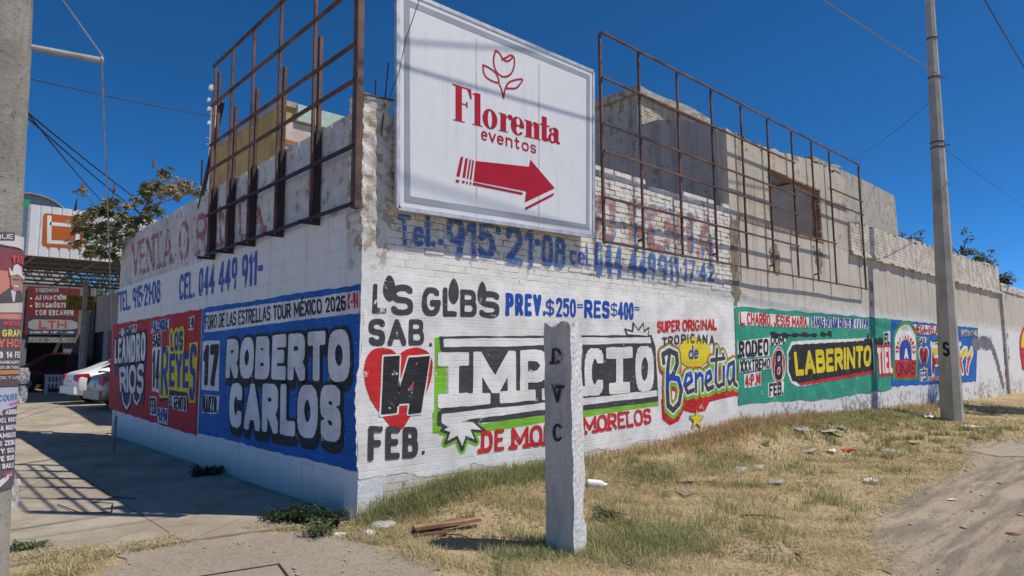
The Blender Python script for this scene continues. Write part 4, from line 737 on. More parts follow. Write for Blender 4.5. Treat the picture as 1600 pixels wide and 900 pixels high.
# ------------------------------------------------------------------ empty steel billboard frames
rf = root('empty_billboard', 'empty rusty steel billboard skeleton in front of the ruin, right of the white billboard', 'billboard frame', (9, -.1, 3.2)); RU = rust(0)
px_ = [3.84, 4.79, 5.87, 6.96, 8.05, 9.13, 10.24, 11.25, 12.24, 14.1]
for i, x in enumerate(px_): MB().bar((x, -.1, 3.22), (x, -.1, 6.38), .038 if i in (0, 9) else .033).build('post', RU, rf)
for z, xa, xb in ((6.385, 3.84, 14.12), (5.69, 3.84, 10.26), (4.99, 3.84, 10.26), (4.58, 3.84, 10.26), (3.89, 3.84, 10.26), (3.235, 3.84, 14.12), (5.46, 12.22, 14.12), (5.12, 10.22, 14.12), (4.17, 10.22, 12.26)): MB().bar((xa, -.14, z), (xb, -.14, z + (.02 if z > 6 else 0)), .029).build('rail', RU, rf)
for x in (4.79, 6.96, 9.13, 11.25): MB().bar((x, -.1, 3.4), (x + .02, .05, 3.38), .03).build('bracket', RU, rf)
lf = root('empty_billboard', 'empty rusty steel billboard skeleton on the shaded block wall, left of the corner', 'billboard frame', (-.1, 2.3, 3.2))
yp = [4.42, 3.66, 2.86, 1.96, .98]; rz = [hit(341, 115, 0, -.045)[2], hit(366, 167, 0, -.045)[2], hit(398, 142, 0, -.045)[2], hit(444, 105, 0, -.045)[2], hit(498, 59, 0, -.045)[2]]
for y, z in zip(yp, rz):
    MB().bar((-.1, y, 3.19), (-.1, y, 6.2), .035).build('post', RU, lf); MB().box(-.075, -.012, y - .045, y + .035, 3.17, 4.25).build('wall_channel', rust(1), lf); MB().box(-.055, -.015, y - .035, y + .025, 4.25, z).build('wall_channel', RU, lf)  # channel below the wall top is darker steel: the wall's shade put into its colour
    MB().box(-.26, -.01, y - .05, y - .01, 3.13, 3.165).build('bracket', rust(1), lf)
MB().box(-.13, -.05, -.06, .02, 3.15, 6.2).build('post', RU, lf); MB().box(-.145, -.132, -.085, -.062, 3.15, 6.2).build('post_flange', rust(1), lf)
for z in (6.2, 5.56, 4.92, 4.52, 3.81, 3.195): MB().bar((-.125, 4.45, z), (-.125, -.02, z), .034).build('rail', rust(1) if z < 4 else RU, lf)  # rails lower than the wall top darkened too, shade held in the steel colour
MB().bar(hit(348, 160, 0, .0), (.02, 5.3, 4.1), .05).build('brace', rust(1), lf)
for nm, a, b_ in (('tall leaning rusty reinforcing bar rising from the top of the corner pillar', hit(596, 213, 1, -.03), hit(607, 98, 1, .05)), ('short dark reinforcing bar on the corner pillar beside the frame post', hit(586, 155, 1, .1), hit(587, 124, 1, .1)), ('thin horizontal rod across the top of the corner pillar', hit(563, 146, 1, -.03), hit(622, 158, 1, -.03))):
    tag(MB().tube([a, b_], .009, 6).build('reinforcing_bar', rust(0)), nm, 'rebar')

# ------------------------------------------------------------------ utility poles
CON = concrete()
pb_ = hit(1488, 655, 2, .05); ptop = hit(1451, -30, 1, pb_[1]); ax = ptop - pb_; pt_at = lambda z: pb_ + ax * ((z - pb_[2]) / ax[2])
up = root('utility_pole', 'tapered octagonal concrete utility pole at the roadside on the right, with a painted S', 'utility pole', pb_); zT = 11.2
R0p, R1p = .245, .105
rp = lambda z: R0p + (R1p - R0p) * z / zT
po_ = MB(); po_.tube([pt_at(z) for z in np.linspace(-.4, zT, 16)], rp(-.4), 8, rp(zT), rot=math.pi / 8); po_.build('shaft', concrete((.37, .34, .285), (.52, .48, .41), .3), up)
for yq in (60, 118, 216, 224):
    z = hit(1455, yq, 1, pb_[1])[2]; c = pt_at(z); MB().tube([c + V3(0, 0, -.02), c + V3(0, 0, .02)], rp(z) + .012, 8, rot=math.pi / 8).build('band', simple((.10, .10, .11), .5, .6, .3), up)
for yq, s_ in ((118, 1), (220, -1)): z = hit(1455, yq, 1, pb_[1])[2]; c = pt_at(z); MB().bar(c + V3(-.05, -.12, 0), c + V3(.22, -.22, 0), .03).build('hook', simple((.12, .12, .12), .5, .6), up)
# S on the shaft's face towards the camera
vd = np.array([CAM[0] - pb_[0], CAM[1] - pb_[1]]); vd /= np.linalg.norm(vd); k8 = round((math.atan2(vd[1], vd[0])) / (math.pi / 4)); fa = math.atan2(vd[1], vd[0]); nrm = V3(math.cos(fa), math.sin(fa), 0); tan_ = V3(-nrm[1], nrm[0], 0)
def face_surf(base, nrm, tan_, rad): return Surf(None, lambda u, v, o: np.stack([base(v)[i] + nrm[i] * (rad(v) + o) + tan_[i] * u for i in range(3)], 1), 'none')
# pick the octagon face whose normal is nearest the view, from the mesh itself
fc_ = max(up.children[0].data.polygons, key=lambda p: p.normal.x * vd[0] + p.normal.y * vd[1]); nn_ = V3(fc_.normal.x, fc_.normal.y, 0); nn_ /= np.linalg.norm(nn_); tn = V3(-nn_[1], nn_[0], 0)
Sp = face_surf(lambda v: np.stack([pb_[0] + ax[0] * (v - pb_[2]) / ax[2], pb_[1] + ax[1] * (v - pb_[2]) / ax[2], v]), nn_, tn, lambda v: rp(v) * math.cos(math.pi / 8))
Sp.mp = lambda u, v, o: np.stack([pb_[0] + ax[0] * (v - pb_[2]) / ax[2] + nn_[0] * (rp(v) * .924 + o) + tn[0] * u, pb_[1] + ax[1] * (v - pb_[2]) / ax[2] + nn_[1] * (rp(v) * .924 + o) + tn[1] * u, v], 1)
zS0, zS1 = hit(1478, 557, 1, pb_[1])[2], hit(1478, 534, 1, pb_[1])[2]
st, t_ = text_strokes([(-.07, zS1), (.07, zS1), (.07, zS0), (-.07, zS0)], 'S', .16); make_art(Sp, .006, FL(BLACK, .8), 'lettering', up, strokes=[(a, t_ / 2) for a in st], cell=.01)

# marker post D V C
pc = G(886, 869); bas = V3(pc[0] + .085, pc[1] + .085, pc[2]); mpo = root('marker_post', 'square concrete marker post with black letters D V C standing in the dry grass', 'post', bas); mpo.rotation_euler = (0, 0, math.radians(19))
hw = .134; HT = 1.89; me = subdiv_box(-hw, hw, -hw, hw, -.25, HT, (9, 9, 84)); r_ = np.random.default_rng(4)
for v in me.vertices:
    x, y, z = v.co; k = 1 - .06 * max(0, (z - .6) / HT)
    if max(abs(x), abs(y)) > hw * .99 and abs(abs(x) - abs(y)) < .03: x *= .955; y *= .955      # worn arrises
    notch = math.exp(-((z - .36) / .13) ** 2) * .055 * (x > 0) * sst((x + .02) / .12) - math.exp(-((z - .10) / .14) ** 2) * .03 * (x > 0)
    if z > HT - .05: z += .03 * math.sin(x * 40 + 1) + .025 * math.sin(y * 33 + x * 20) - (.03 if x > .05 else 0)
    v.co = (x * k - float(notch), y * k, z)
jitter(me, .004, 14, 2); jitter(me, .0015, 45, 5)
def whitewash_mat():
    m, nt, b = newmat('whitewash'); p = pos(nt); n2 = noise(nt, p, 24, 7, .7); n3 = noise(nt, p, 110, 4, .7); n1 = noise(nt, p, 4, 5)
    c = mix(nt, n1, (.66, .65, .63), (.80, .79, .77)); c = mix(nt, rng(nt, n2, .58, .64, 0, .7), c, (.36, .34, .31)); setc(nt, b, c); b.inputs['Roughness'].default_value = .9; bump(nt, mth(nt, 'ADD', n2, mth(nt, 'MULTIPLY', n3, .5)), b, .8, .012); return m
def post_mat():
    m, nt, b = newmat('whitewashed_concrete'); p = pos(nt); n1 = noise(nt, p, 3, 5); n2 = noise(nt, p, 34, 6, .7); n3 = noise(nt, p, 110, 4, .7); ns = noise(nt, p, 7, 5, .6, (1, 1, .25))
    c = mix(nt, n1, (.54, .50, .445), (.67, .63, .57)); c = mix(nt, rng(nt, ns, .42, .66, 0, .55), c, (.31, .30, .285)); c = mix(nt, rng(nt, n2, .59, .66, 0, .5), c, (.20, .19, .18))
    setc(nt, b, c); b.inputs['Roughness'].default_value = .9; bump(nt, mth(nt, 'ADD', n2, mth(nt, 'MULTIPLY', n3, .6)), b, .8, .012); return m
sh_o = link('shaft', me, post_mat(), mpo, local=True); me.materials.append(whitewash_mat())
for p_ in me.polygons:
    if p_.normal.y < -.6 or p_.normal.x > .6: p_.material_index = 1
Dp = Surf(None, lambda u, v, o: np.stack([np.full_like(u, -hw * .985 - o) + hw * .06 * np.maximum(0, (v - .6) / HT), -u, v], 1), 'none')
for ch, z0, z1 in (('D', 1.575, 1.715), ('V', 1.25, 1.40), ('C', .93, 1.08)):
    st, t_ = text_strokes([(-.045, z1), (.045, z1), (.045, z0), (-.045, z0)], ch, .17, slab=(ch != 'C')); make_art(Dp, .014, paint((.04, .04, .04), .42, 'none'), 'lettering', mpo, strokes=[(a, t_ / 2) for a in st], cell=.006, wob=.003, local=True)

# left pole with posters
p0 = at(15, 870, 4.15); p1 = at(52, 0, 4.15); rgt = V3(ROT[0][0], ROT[1][0], 0); rgt /= np.linalg.norm(rgt); a_ = (p1 - p0) / (p1[2] - p0[2]); PR = .185
tc0 = V3(CAM[0] - p0[0], CAM[1] - p0[1], 0); tc0 /= np.linalg.norm(tc0); rgt = V3(-tc0[1], tc0[0], 0) * np.sign(V3(-tc0[1], tc0[0], 0) @ rgt); lb_ = p0 - a_ * p0[2] - rgt * PR; lz = float(ground_h(lb_[0], lb_[1])); prad = lambda z: PR - .004 * z
lp = root('utility_pole', 'thick rough concrete pole at the left edge, pasted with concert posters', 'utility pole', (lb_[0], lb_[1], lz)); axp = lambda z: lb_ + a_ * z + rgt * (PR - prad(z))
pm_ = MB(); pm_.tube([axp(z) for z in np.linspace(-.3, 9, 190)], prad(0), 40, prad(9)); me = pm_.mesh('shaft'); jitter(me, .003, 11, 7); link('shaft', me, concrete((.24, .225, .19), (.40, .375, .32), .8), lp, smooth=True)
sa = axp(hit(50, 74, 1, lb_[1])[2]); se = at(160, 95, 4.45); ss = at(48, 74, 4.15)
MB().tube([ss - (se - ss) * .15, se], .021, 10).tube([se - (se - ss) * .03, se + (se - ss) * .005], .028, 10).build('guy_strut', simple((.34, .33, .31), .7, 0, .2), lp)
anch = V3(-.62, 7.18, .03)
gw = root('guy_wire', 'pale guy wire from the pole top over the strut tip to the pavement', 'cable', anch)
MB().tube([axp(8.2), at(98, 0, 4.3), se + V3(0, 0, .03)], .006, 5).build('upper_wire', simple((.35, .36, .37), .5, .4), gw); MB().tube([se - V3(0, 0, .02), anch + V3(0, 0, .55)], .0055, 5).build('lower_wire', simple((.40, .41, .42), .5, .4), gw)
MB().tube([anch + V3(0, 0, -.05), anch + V3(-.0, 0, .62)], .02, 8).build('guard_sleeve', simple((.20, .195, .19), .7), gw)
tocam = V3(CAM[0] - lb_[0], CAM[1] - lb_[1], 0); tocam /= np.linalg.norm(tocam); rr_ = V3(-tocam[1], tocam[0], 0); rr_ = rr_ if rr_ @ rgt > 0 else -rr_
def cyl_px(x, y):
    d = ray(x, y); s_ = ((axp(1.5) - CAM) @ tocam + .10) / (d @ tocam); p = CAM + d * s_; c = axp(p[2]); a = float(np.clip((p - c) @ rr_ / prad(p[2]), -.985, .985)); return np.array([math.asin(a) * PR, p[2]])
def cyl_mp(u, v, o):
    th = u / PR; rad = PR - .004 * v + o + .004; c = lb_[None] + a_[None] * v[:, None] + rgt[None] * (.004 * v)[:, None]
    return c + (rad * np.sin(th))[:, None] * rr_[None] + (rad * np.cos(th))[:, None] * tocam[None]
CY = Surf(cyl_px, cyl_mp, 'none'); UL, UR = -.20, .262
def poster(z_top_px, z_bot_px, col, label, u1=UR, wob=.004):
    z1, z0 = cyl_px(20, z_top_px)[1], cyl_px(20, z_bot_px)[1]; o = make_art(CY, .003, paint(tuple(x * .85 + y * .15 for x, y in zip(col, (.62, .45, .46))), .12, 'none', .45), 'poster', None, polys=[[(UL, z0), (u1, z0), (u1, z1), (UL, z1)]], cell=.01, wob=wob, maxrun=2); return tag(o, label, 'poster'), z0, z1
fadec = lambda c, k=.15: tuple(x * (1 - k) + y * k for x, y in zip(c, (.62, .50, .50)))
def pposter(pr, off, col, pts, name, cell=.003, grow=0.): return make_art(CY, off, paint(fadec(col), .10, 'none', .45), name, pr, polys=[P_(CY, pts)], cell=cell, wob=.0006, maxrun=4, grow=grow)
def ptext(pr, off, col, quad, tx, k=.18): q_ = P_(CY, quad); st, t_ = text_strokes(q_, tx, k); return make_art(CY, off, paint(fadec(col), .10, 'none', .45), 'lettering', pr, strokes=[(a, t_ / 2) for a in st], cell=max(.0022, t_ / 4), wob=.0004, maxrun=4, p=3.)
ps1, _, _ = poster(392, 604, (.20, .018, .035), 'maroon concert poster showing a man in a white cowboy hat, on the thick pole')
pposter(ps1, .0055, (.62, .22, .16), [(-30, 425), (37, 428), (37, 500), (-30, 500)], 'sky_print'); pposter(ps1, .0055, (.045, .03, .04), [(-30, 500), (37, 498), (35, 604), (-30, 604)], 'dark_print')
pposter(ps1, .008, (.03, .03, .045), [(-20, 478), (2, 460), (12, 452), (26, 452), (34, 462), (35, 474), (-20, 480)], 'jacket_print'); pposter(ps1, .0095, (.62, .60, .52), [(-20, 478), (35, 472), (35, 488), (-20, 490)], 'rope_print')
pposter(ps1, .0105, (.62, .60, .62), [(13, 455), (21, 455), (19, 473), (16, 473)], 'shirt_print'); pposter(ps1, .0115, (.42, .19, .12), [(13, 433), (28, 433), (29, 446), (24, 456), (17, 456), (13, 446)], 'face_print')
pposter(ps1, .013, (.10, .05, .04), [(16, 437.5), (26, 437.5), (26, 439.5), (16, 439.5)], 'brow_print'); pposter(ps1, .013, (.75, .68, .62), [(17, 447.5), (25, 447.5), (23, 450.5), (18, 450.5)], 'smile_print')
pposter(ps1, .014, (.72, .70, .67), [(10, 420), (12, 434), (22, 431), (32, 438), (36, 430), (30, 432), (28, 419), (22, 415), (17, 418), (15, 428)], 'hat_print')
ptext(ps1, .009, (.62, .02, .05), [(15, 402), (33, 402), (33, 414), (15, 414)], 'YAKI', .2); ptext(ps1, .008, (.62, .02, .05), [(3, 503), (28, 503), (28, 510), (3, 510)], 'NORTEÑO'.replace('Ñ', 'N'), .2)
ptext(ps1, .008, (.72, .62, .10), [(-24, 516), (32, 515), (32, 526), (-24, 527)], 'LA GRAPU', .22); ptext(ps1, .008, (.70, .12, .06), [(-20, 530), (31, 529), (31, 543), (-20, 544)], 'CYHOS', .24); ptext(ps1, .008, (.75, .75, .75), [(-22, 550), (31, 549), (31, 559), (-22, 560)], 'SAB 14 FEB', .22)
for i, (yy_, tx) in enumerate(((564, 'EN AGUASCALIENTES'), (572, 'BOLETOS EN TAQUILLA'), (588, 'SONIDO Y LUCES'))): ptext(ps1, .008, (.6, .6, .6), [(-22, yy_), (30, yy_ - .5), (30, yy_ + 4), (-22, yy_ + 4.5)], tx)
pposter(ps1, .0075, (.62, .22, .05), [(-30, 579), (31, 578), (31, 584.5), (-30, 585.5)], 'strip_print')
ps2, _, _ = poster(606, 762, (.05, .05, .075), 'lower black and pale blue poster with rows of white words, on the thick pole')
pposter(ps2, .0055, (.50, .52, .66), [(-40, 606), (31, 605), (28, 634), (-40, 648)], 'sky_print'); ptext(ps2, .008, (.05, .25, .55), [(-14, 617), (24, 615), (24, 625), (-14, 627)], 'ACOUSTI', .18); pposter(ps2, .0065, (.65, .08, .30), [(12, 630), (26, 627), (26, 632), (12, 634)], 'strip_print')
for i, tx in enumerate(('LOS DE ARRIBA', 'TREN DEL NORTE', 'FUERZA NUEVA', 'LOS AMIGOS', 'RAYO ZEBU', 'SON Y SOL', 'CLAVE SUR', 'GRAN BAILE')):
    y_ = 641 + i * 12.2; ptext(ps2, .008, (.68, .68, .70), [(-30, y_), (24 - i * .8, y_ - 1), (24 - i * .8, y_ + 7), (-30, y_ + 8)], tx, .2)
pposter(ps2, .0095, (.72, .70, .73), [(-40, 752), (-5, 752), (16, 738), (15, 745), (-4, 764), (-40, 764)], 'pale_print'); ptext(ps2, .012, (.65, .04, .25), [(2, 742), (16, 738), (16, 746), (2, 750)], '75', .2)
ps3, _, _ = poster(371, 390, (.70, .68, .68), 'torn top strip of a white poster with black letters, above the maroon poster'); pposter(ps3, .0055, (.04, .04, .05), [(-30, 370), (20, 368), (20, 380), (-30, 382)], 'dark_print'); ptext(ps3, .008, (.72, .72, .72), [(-10, 372.5), (17, 371), (17, 378.5), (-10, 380)], 'QUE', .2)
def scrap(px, py, w, h, lab, seed):
    n = 9; r = np.random.default_rng(seed); c = at(px, py, 4.17); mb = MB(); g = []
    for i in range(n):
        for j in range(n): g.append(c + rgt * (w * (i / (n - 1) - .5)) * (1 - .3 * r.random() * (j in (0, n - 1))) + V3(0, 0, 1) * h * (j / (n - 1) - .5) * (1 - .3 * (i == n - 1)) + tocam * r.uniform(-.012, .012))
    mb.add(g, [(i * n + j, (i + 1) * n + j, (i + 1) * n + j + 1, i * n + j + 1) for i in range(n - 1) for j in range(n - 1)])
    m, nt, b = newmat('cloudy_plastic'); b.inputs['Base Color'].default_value = (.75, .75, .76, 1); b.inputs['Roughness'].default_value = .3; b.inputs['Alpha'].default_value = .55
    tag(mb.build('plastic_scrap', m, None, smooth=True), lab, 'plastic scrap')
scrap(36, 587, .07, .10, 'upper torn flap of clear plastic peeling off the pole beside the maroon poster', 1); scrap(34, 616, .06, .11, 'lower whitish torn plastic flap hanging from the pole, between the two posters', 2); scrap(24, 770, .05, .17, 'long torn clear plastic strip low on the pole under the black poster', 3)

# ------------------------------------------------------------------ wires
WIR = simple((.035, .035, .04), .6)
def sag(a, b_, s_, n=26): a, b_ = np.array(a), np.array(b_); return [a + (b_ - a) * t + V3(0, 0, -4 * s_ * t * (1 - t)) for t in np.linspace(0, 1, n)]
def wire(pts, r, label, m=WIR): tag(MB().tube(pts, r, 5).build('overhead_cable', m), label, 'cable')
zb = hit(1455, 118, 1, pb_[1])[2]; w0 = pt_at(zb)
x0_ = -2.9; z2m = 5.0 + .95 * 2.22                      # this line throws the upper shadow on the billboard
wire(sag((-9, -1.30, 6.75), w0 + V3(-.1, -.15, 0), .10), .012, 'twisted cable arriving at the upper band of the right-hand pole from the left', simple((.26, .27, .29), .6))
wire(sag((-9, -3.2, 11.3), (30, -3.0, 8.9), .55), .013, 'cable crossing the top right corner of the sky beyond the pole', simple((.05, .05, .06), .6))
sA, sB = hit(625, 65, 1, SY), hit(830, 79, 1, SY); cA = sA + TOSUN * 5; dS = sB - sA
wire([cA - dS * 4, cA, cA + dS * 7], .013, 'service cable passing high over the billboard, throwing its upper shadow line')
zb2 = hit(1455, 150, 1, pb_[1])[2]; zb3 = hit(1455, 218, 1, pb_[1])[2]
wire(sag(pt_at(zb2) + V3(-.1, 0, 0), hit(1318, 256, 1, 6.0), .18), .008, 'thin wire drooping from the right-hand pole towards the ruin roof')
wire(sag(hit(1255, 235, 1, 8.), hit(1412, 231, 1, 4.), .02), .008, 'faint level wire behind the right end of the empty billboard frame')
wire(sag(pt_at(zb3) + V3(.1, 0, 0), hit(1640, 350, 1, 3.0), .05), .008, 'thin wire dropping to the right from the double band of the right-hand pole')
wire(sag(at(30, 119, 16), at(420, 195, 26), .10), .016, 'single black wire crossing the sky left of the frame, above the shaded wall')
for i, (a, b_, lab) in enumerate((((30, 165), (262, 345), 'uppermost of three black wires fanning down behind the castor plant'), ((30, 172), (235, 345), 'middle of three black wires fanning down behind the castor plant'), ((30, 160), (165, 320), 'steepest of three black wires fanning down to the canopy'))): wire(sag(at(*a, 9), at(*b_, 20), .06), .013, lab)
wire([at(640, -60, 5.6), at(655, 0, 5.9), at(634, 62, 6.1), at(624, 110, 6.2), at(606, 160, 6.25)], .004, 'thin loose wire hanging in front of the left edge of the billboard')

# ------------------------------------------------------------------ behind the shaded wall: ochre house and mast
oc = at(441, 160, 16); X0 = oc[0]; Y0 = oc[1]; oh = root('ochre_house', 'ochre house with a pale green roof edge showing above the shaded block wall', 'house', (X0, Y0, 0)); yL = hit(330, 215, 0, X0)
YE = yL[1] - Y0; MB().box(X0, X0 + 6, Y0, Y0 + YE, -.2, oc[2] - .08).build('walls', simple((.55, .38, .13), .85, 0, .22, 1.5, bmp=.3), oh)
MB().box(X0 + .005, X0 + 6.05, Y0 - .03, Y0 - .002, oc[2] - 1.75, oc[2] - .45).build('front_render', simple((.62, .50, .42), .85, 0, .15, 2), oh); MB().box(X0 + .02, X0 + 6.05, Y0 - .05, Y0 - .031, oc[2] - 1.05, oc[2] - .92).build('brick_band', simple((.40, .17, .09), .9, 0, .3, 6), oh); MB().box(X0 + .3, X0 + 6.05, Y0 - .052, Y0 - .033, oc[2] - 1.9, oc[2] - 1.3).build('green_dado', simple((.46, .56, .50), .85), oh)
MB().box(X0 + .35, X0 + 6.3, Y0 - .12, Y0 + YE - .1, oc[2] - .40, oc[2] + .02).build('roof_edge', simple((.48, .60, .52), .8, 0, .1), oh); MB().box(X0 - .03, X0 + .36, Y0 - .06, Y0 + YE, oc[2] - .079, oc[2] + .06).build('parapet_cap', simple((.42, .36, .28), .9), oh)
ma = at(326, 345, 34); mt_ = at(328, 108, 34); ma[2] = 0; mast = root('antenna_mast', 'slim lattice antenna mast with small white dishes behind the left billboard frame', 'mast', ma); top = mt_[2]; la = MB()
for k in range(3): t = 2.094 * k; la.tube([(ma[0] + .14 * math.cos(t), ma[1] + .14 * math.sin(t), 0), (ma[0] + .12 * math.cos(t), ma[1] + .12 * math.sin(t), top - 1.6)], .05, 4)
z = 2.; k = 0
while z < top - 1.8: t, t2 = 2.094 * k, 2.094 * (k + 1); la.tube([(ma[0] + .13 * math.cos(t), ma[1] + .13 * math.sin(t), z), (ma[0] + .13 * math.cos(t2), ma[1] + .13 * math.sin(t2), z + .5)], .028, 4); z += .5; k += 1
la.tube([(ma[0], ma[1], top - 1.7), (ma[0], ma[1], top)], .035, 5); la.build('lattice', simple((.75, .72, .72), .6), mast)
for (px, py) in ((330, 137), (326, 156), (326, 170), (326, 192)): c = at(px, py, 33.6); MB().tube([c - tocam * .1, c + tocam * .14], .13 if py == 137 else .08, 10, .13 if py == 137 else .08).build('dish' if py == 137 else 'antenna_box', simple((.7, .7, .72), .5), mast)
for py in (215, 225): c = at(322, py, 33.8); MB().bar(c, c + V3(.6, -.3, 0), .04).build('antenna_arm', simple((.5, .5, .5), .5), mast)
m2 = at(314, 300, 22); tag(MB().tube([(m2[0], m2[1], 0), (m2[0], m2[1], at(314, 248, 22)[2])], .03, 6).build('antenna_rod', rust(1)), 'thin dark upright rod just left of the lattice mast', 'pole')

# ------------------------------------------------------------------ canopy, workshop and signs across the forecourt
gz = lambda y: float(ground_h(-1, y))
f0 = hit(49, 319, 1, 18.4); f1 = hit(48, 399, 1, 18.4); FX, FZ1, FZ0 = f0[0], f0[2], f1[2]
cn = root('canopy', 'white corrugated canopy with an orange square emblem and trusses underneath, beyond the shaded wall', 'canopy', (FX + 4, 22, 0)); WC = simple((.74, .74, .74), .5, .1, .05, 2); fa_ = MB(); x = FX
while x < 9:
    fa_.add([(x, 18.40, FZ0), (x + .19, 18.40, FZ0), (x + .215, 18.43, FZ0), (x + .245, 18.43, FZ0), (x + .27, 18.40, FZ0), (x, 18.40, FZ1), (x + .19, 18.40, FZ1), (x + .215, 18.43, FZ1), (x + .245, 18.43, FZ1), (x + .27, 18.40, FZ1)], [(i, i + 1, i + 6, i + 5) for i in range(4)]); x += .27
fa_.box(FX, 9.1, 18.44, 18.50, FZ0, FZ1); fa_.build('fascia', WC, cn); MB().box(FX - .06, FX - .001, 18.40, 28.2, FZ0, FZ1).build('side_fascia', simple((.36, .37, .40), .6), cn)  # side fascia greyer than the front: its shade is put into the colour
MB().box(FX, 9.1, 18.51, 28.2, FZ0 + .75, FZ0 + .80).build('roof_sheet', simple((.30, .29, .28), .6), cn)
tr_ = MB(); TRM = simple((.20, .18, .17), .7)
for k in range(7):
    y = 18.8 + k * 1.5; tr_.bar((FX, y, FZ0 + .05), (9, y, FZ0 + .05), .07); tr_.bar((FX, y, FZ0 + .68), (9, y, FZ0 + .68), .06); n = 14
    for i in range(n): a = FX + (9 - FX) * i / n; c = FX + (9 - FX) * (i + .5) / n; e = FX + (9 - FX) * (i + 1) / n; tr_.bar((a, y, FZ0 + .06), (c, y, FZ0 + .67), .035); tr_.bar((c, y, FZ0 + .67), (e, y, FZ0 + .06), .035)
for i in range(6): x = FX + .2 + i * 1.7; tr_.bar((x, 18.6, FZ0 + .02), (x, 28, FZ0 + .02), .05)
tr_.build('trusses', TRM, cn)
for x, y in ((2.35, 27.6), (1.75, 24.8)): MB().box(x, x + .15, y, y + .15, 0, FZ0).build('column', simple((.34, .32, .31), .7), cn)
SF = plane_R(18.40); SF.kind = 'none'; zc = (20, 280, 4.5); ac = lambda p: pxpoly(zc, p); OR = FL((.50, .12, .03)); WH2 = FL((.76, .76, .76))
make_art(SF, .006, OR, 'emblem', cn, polys=[P_(SF, ac([(240, 262), (468, 288), (464, 470), (232, 452)]))], grow=.10, cell=.02, wob=.001)
for pts in ([(257, 268), (256, 440), (452, 452), (456, 398)], [(276, 314), (420, 326)]): make_art(SF, .010, WH2, 'emblem_line', cn, strokes=[(P_(SF, ac(pts)), .055)], cell=.015, p=8, wob=.001)
write(SF, [(134, 358), (190, 363), (190, 379), (134, 375.5)], 'CUBE', FL(BLACK), cn, .006, .15, cell=.012)
gs = at(42, 322, 24); tag(MB().box(gs[0] - .45, gs[0] + .1, gs[1], gs[1] + .08, gs[2] - .22, gs[2] + .25).box(gs[0] - .2, gs[0] - .12, gs[1] + .081, gs[1] + .16, 0, gs[2]).build('green_sign', simple((.02, .30, .10), .5)), 'small green sign on a post just left of the canopy', 'sign')
as0 = at(58, 330, 33); ar_m = MB(); rad = 1.75; n = 14
for i in range(n):
    t0, t1 = math.pi * i / n, math.pi * (i + 1) / n; q = lambda t, y, r=rad: (as0[0] - .3 + r * math.cos(t), y, as0[2] - .55 + r * .8 * math.sin(t)); ar_m.hexa([q(t0, as0[1]), q(t1, as0[1]), q(t1, as0[1] + 6), q(t0, as0[1] + 6)], [q(t0, as0[1], rad + .08), q(t1, as0[1], rad + .08), q(t1, as0[1] + 6, rad + .08), q(t0, as0[1] + 6, rad + .08)])
    ar_m.add([q(t0, as0[1] + .3), q(t1, as0[1] + .3), (as0[0] - .3, as0[1] + .3, as0[2] - .55)], [(0, 1, 2)])
sr = root('arched_shed', 'grey arched shed roof showing above the canopy edge', 'shed', (as0[0], as0[1], 0)); ar_m.build('roof', simple((.30, .31, .32), .5, .3, .15), sr); MB().box(as0[0] - 2, as0[0] + 1.4, as0[1] + .4, as0[1] + 5.8, 0, as0[2] - .5).build('walls', simple((.40, .38, .36), .8), sr)
YB = 30.; wsA = hit(36, 446, 1, YB); wsB = hit(124, 446, 1, YB)
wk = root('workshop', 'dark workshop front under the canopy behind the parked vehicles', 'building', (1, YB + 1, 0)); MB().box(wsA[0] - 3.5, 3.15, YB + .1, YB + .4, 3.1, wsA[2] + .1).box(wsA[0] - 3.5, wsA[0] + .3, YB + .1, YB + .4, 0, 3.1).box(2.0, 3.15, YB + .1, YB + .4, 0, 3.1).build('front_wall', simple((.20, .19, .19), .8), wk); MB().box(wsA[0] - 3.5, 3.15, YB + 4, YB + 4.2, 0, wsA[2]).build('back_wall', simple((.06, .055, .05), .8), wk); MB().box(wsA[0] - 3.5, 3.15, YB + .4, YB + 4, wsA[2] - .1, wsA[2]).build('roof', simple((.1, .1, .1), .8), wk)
SB = plane_R(YB); SB.kind = 'none'
bn = root('banner', 'large red workshop banner listing brake and diagnosis services above the maroon vehicle', 'banner', (0, YB, 3)); qa, qb = SB.px(44, 447), SB.px(121, 524)
MB().box(qa[0], qb[0], YB, YB + .06, qb[1], qa[1]).build('panel', simple((.17, .022, .024), .6, 0, .1, 1), bn)
make_art(SB, .005, FL((.05, .055, .08)), 'dark_band', bn, polys=[P_(SB, [(44, 495), (121, 497), (121, 523.5), (44, 523.5)])], cell=.03, wob=0); make_art(SB, .009, FL((.34, .34, .36)), 'pale_band', bn, polys=[P_(SB, [(44, 503), (52, 499), (112, 500), (121, 504), (121, 513), (112, 515), (52, 515), (44, 512)])], cell=.02, wob=0)
for tx, qd, c in (('FRENOS', (56, 450, 92, 457), (.3,) * 3), ('AFINACIÓN', (55, 461, 104, 469), (.45,) * 3), ('DIAGNÓSTICO', (55, 472.5, 114, 481), (.45,) * 3), ('CON ESCANER', (55, 484, 115, 493), (.45,) * 3), ('LTH', (61, 500.5, 104, 513.5), (.45, .08, .04)), ('CARGA*VENTA*INSTALACION', (47, 517, 115, 521), (.45, .5, .65))):
    x0, y0, x1, y1 = qd; write(SB, [(x0, y0), (x1, y0 + .6), (x1, y1), (x0, y1)], tx, FL(c), bn, .013, .2, cell=.02)
for y_ in (466, 478): make_art(SB, .013, FL(WHITE), 'bullet', bn, polys=[P_(SB, [(47, y_ - 1), (50, y_ - 1), (50, y_ + 1.6), (47, y_ + 1.6)])], cell=.02, wob=0)
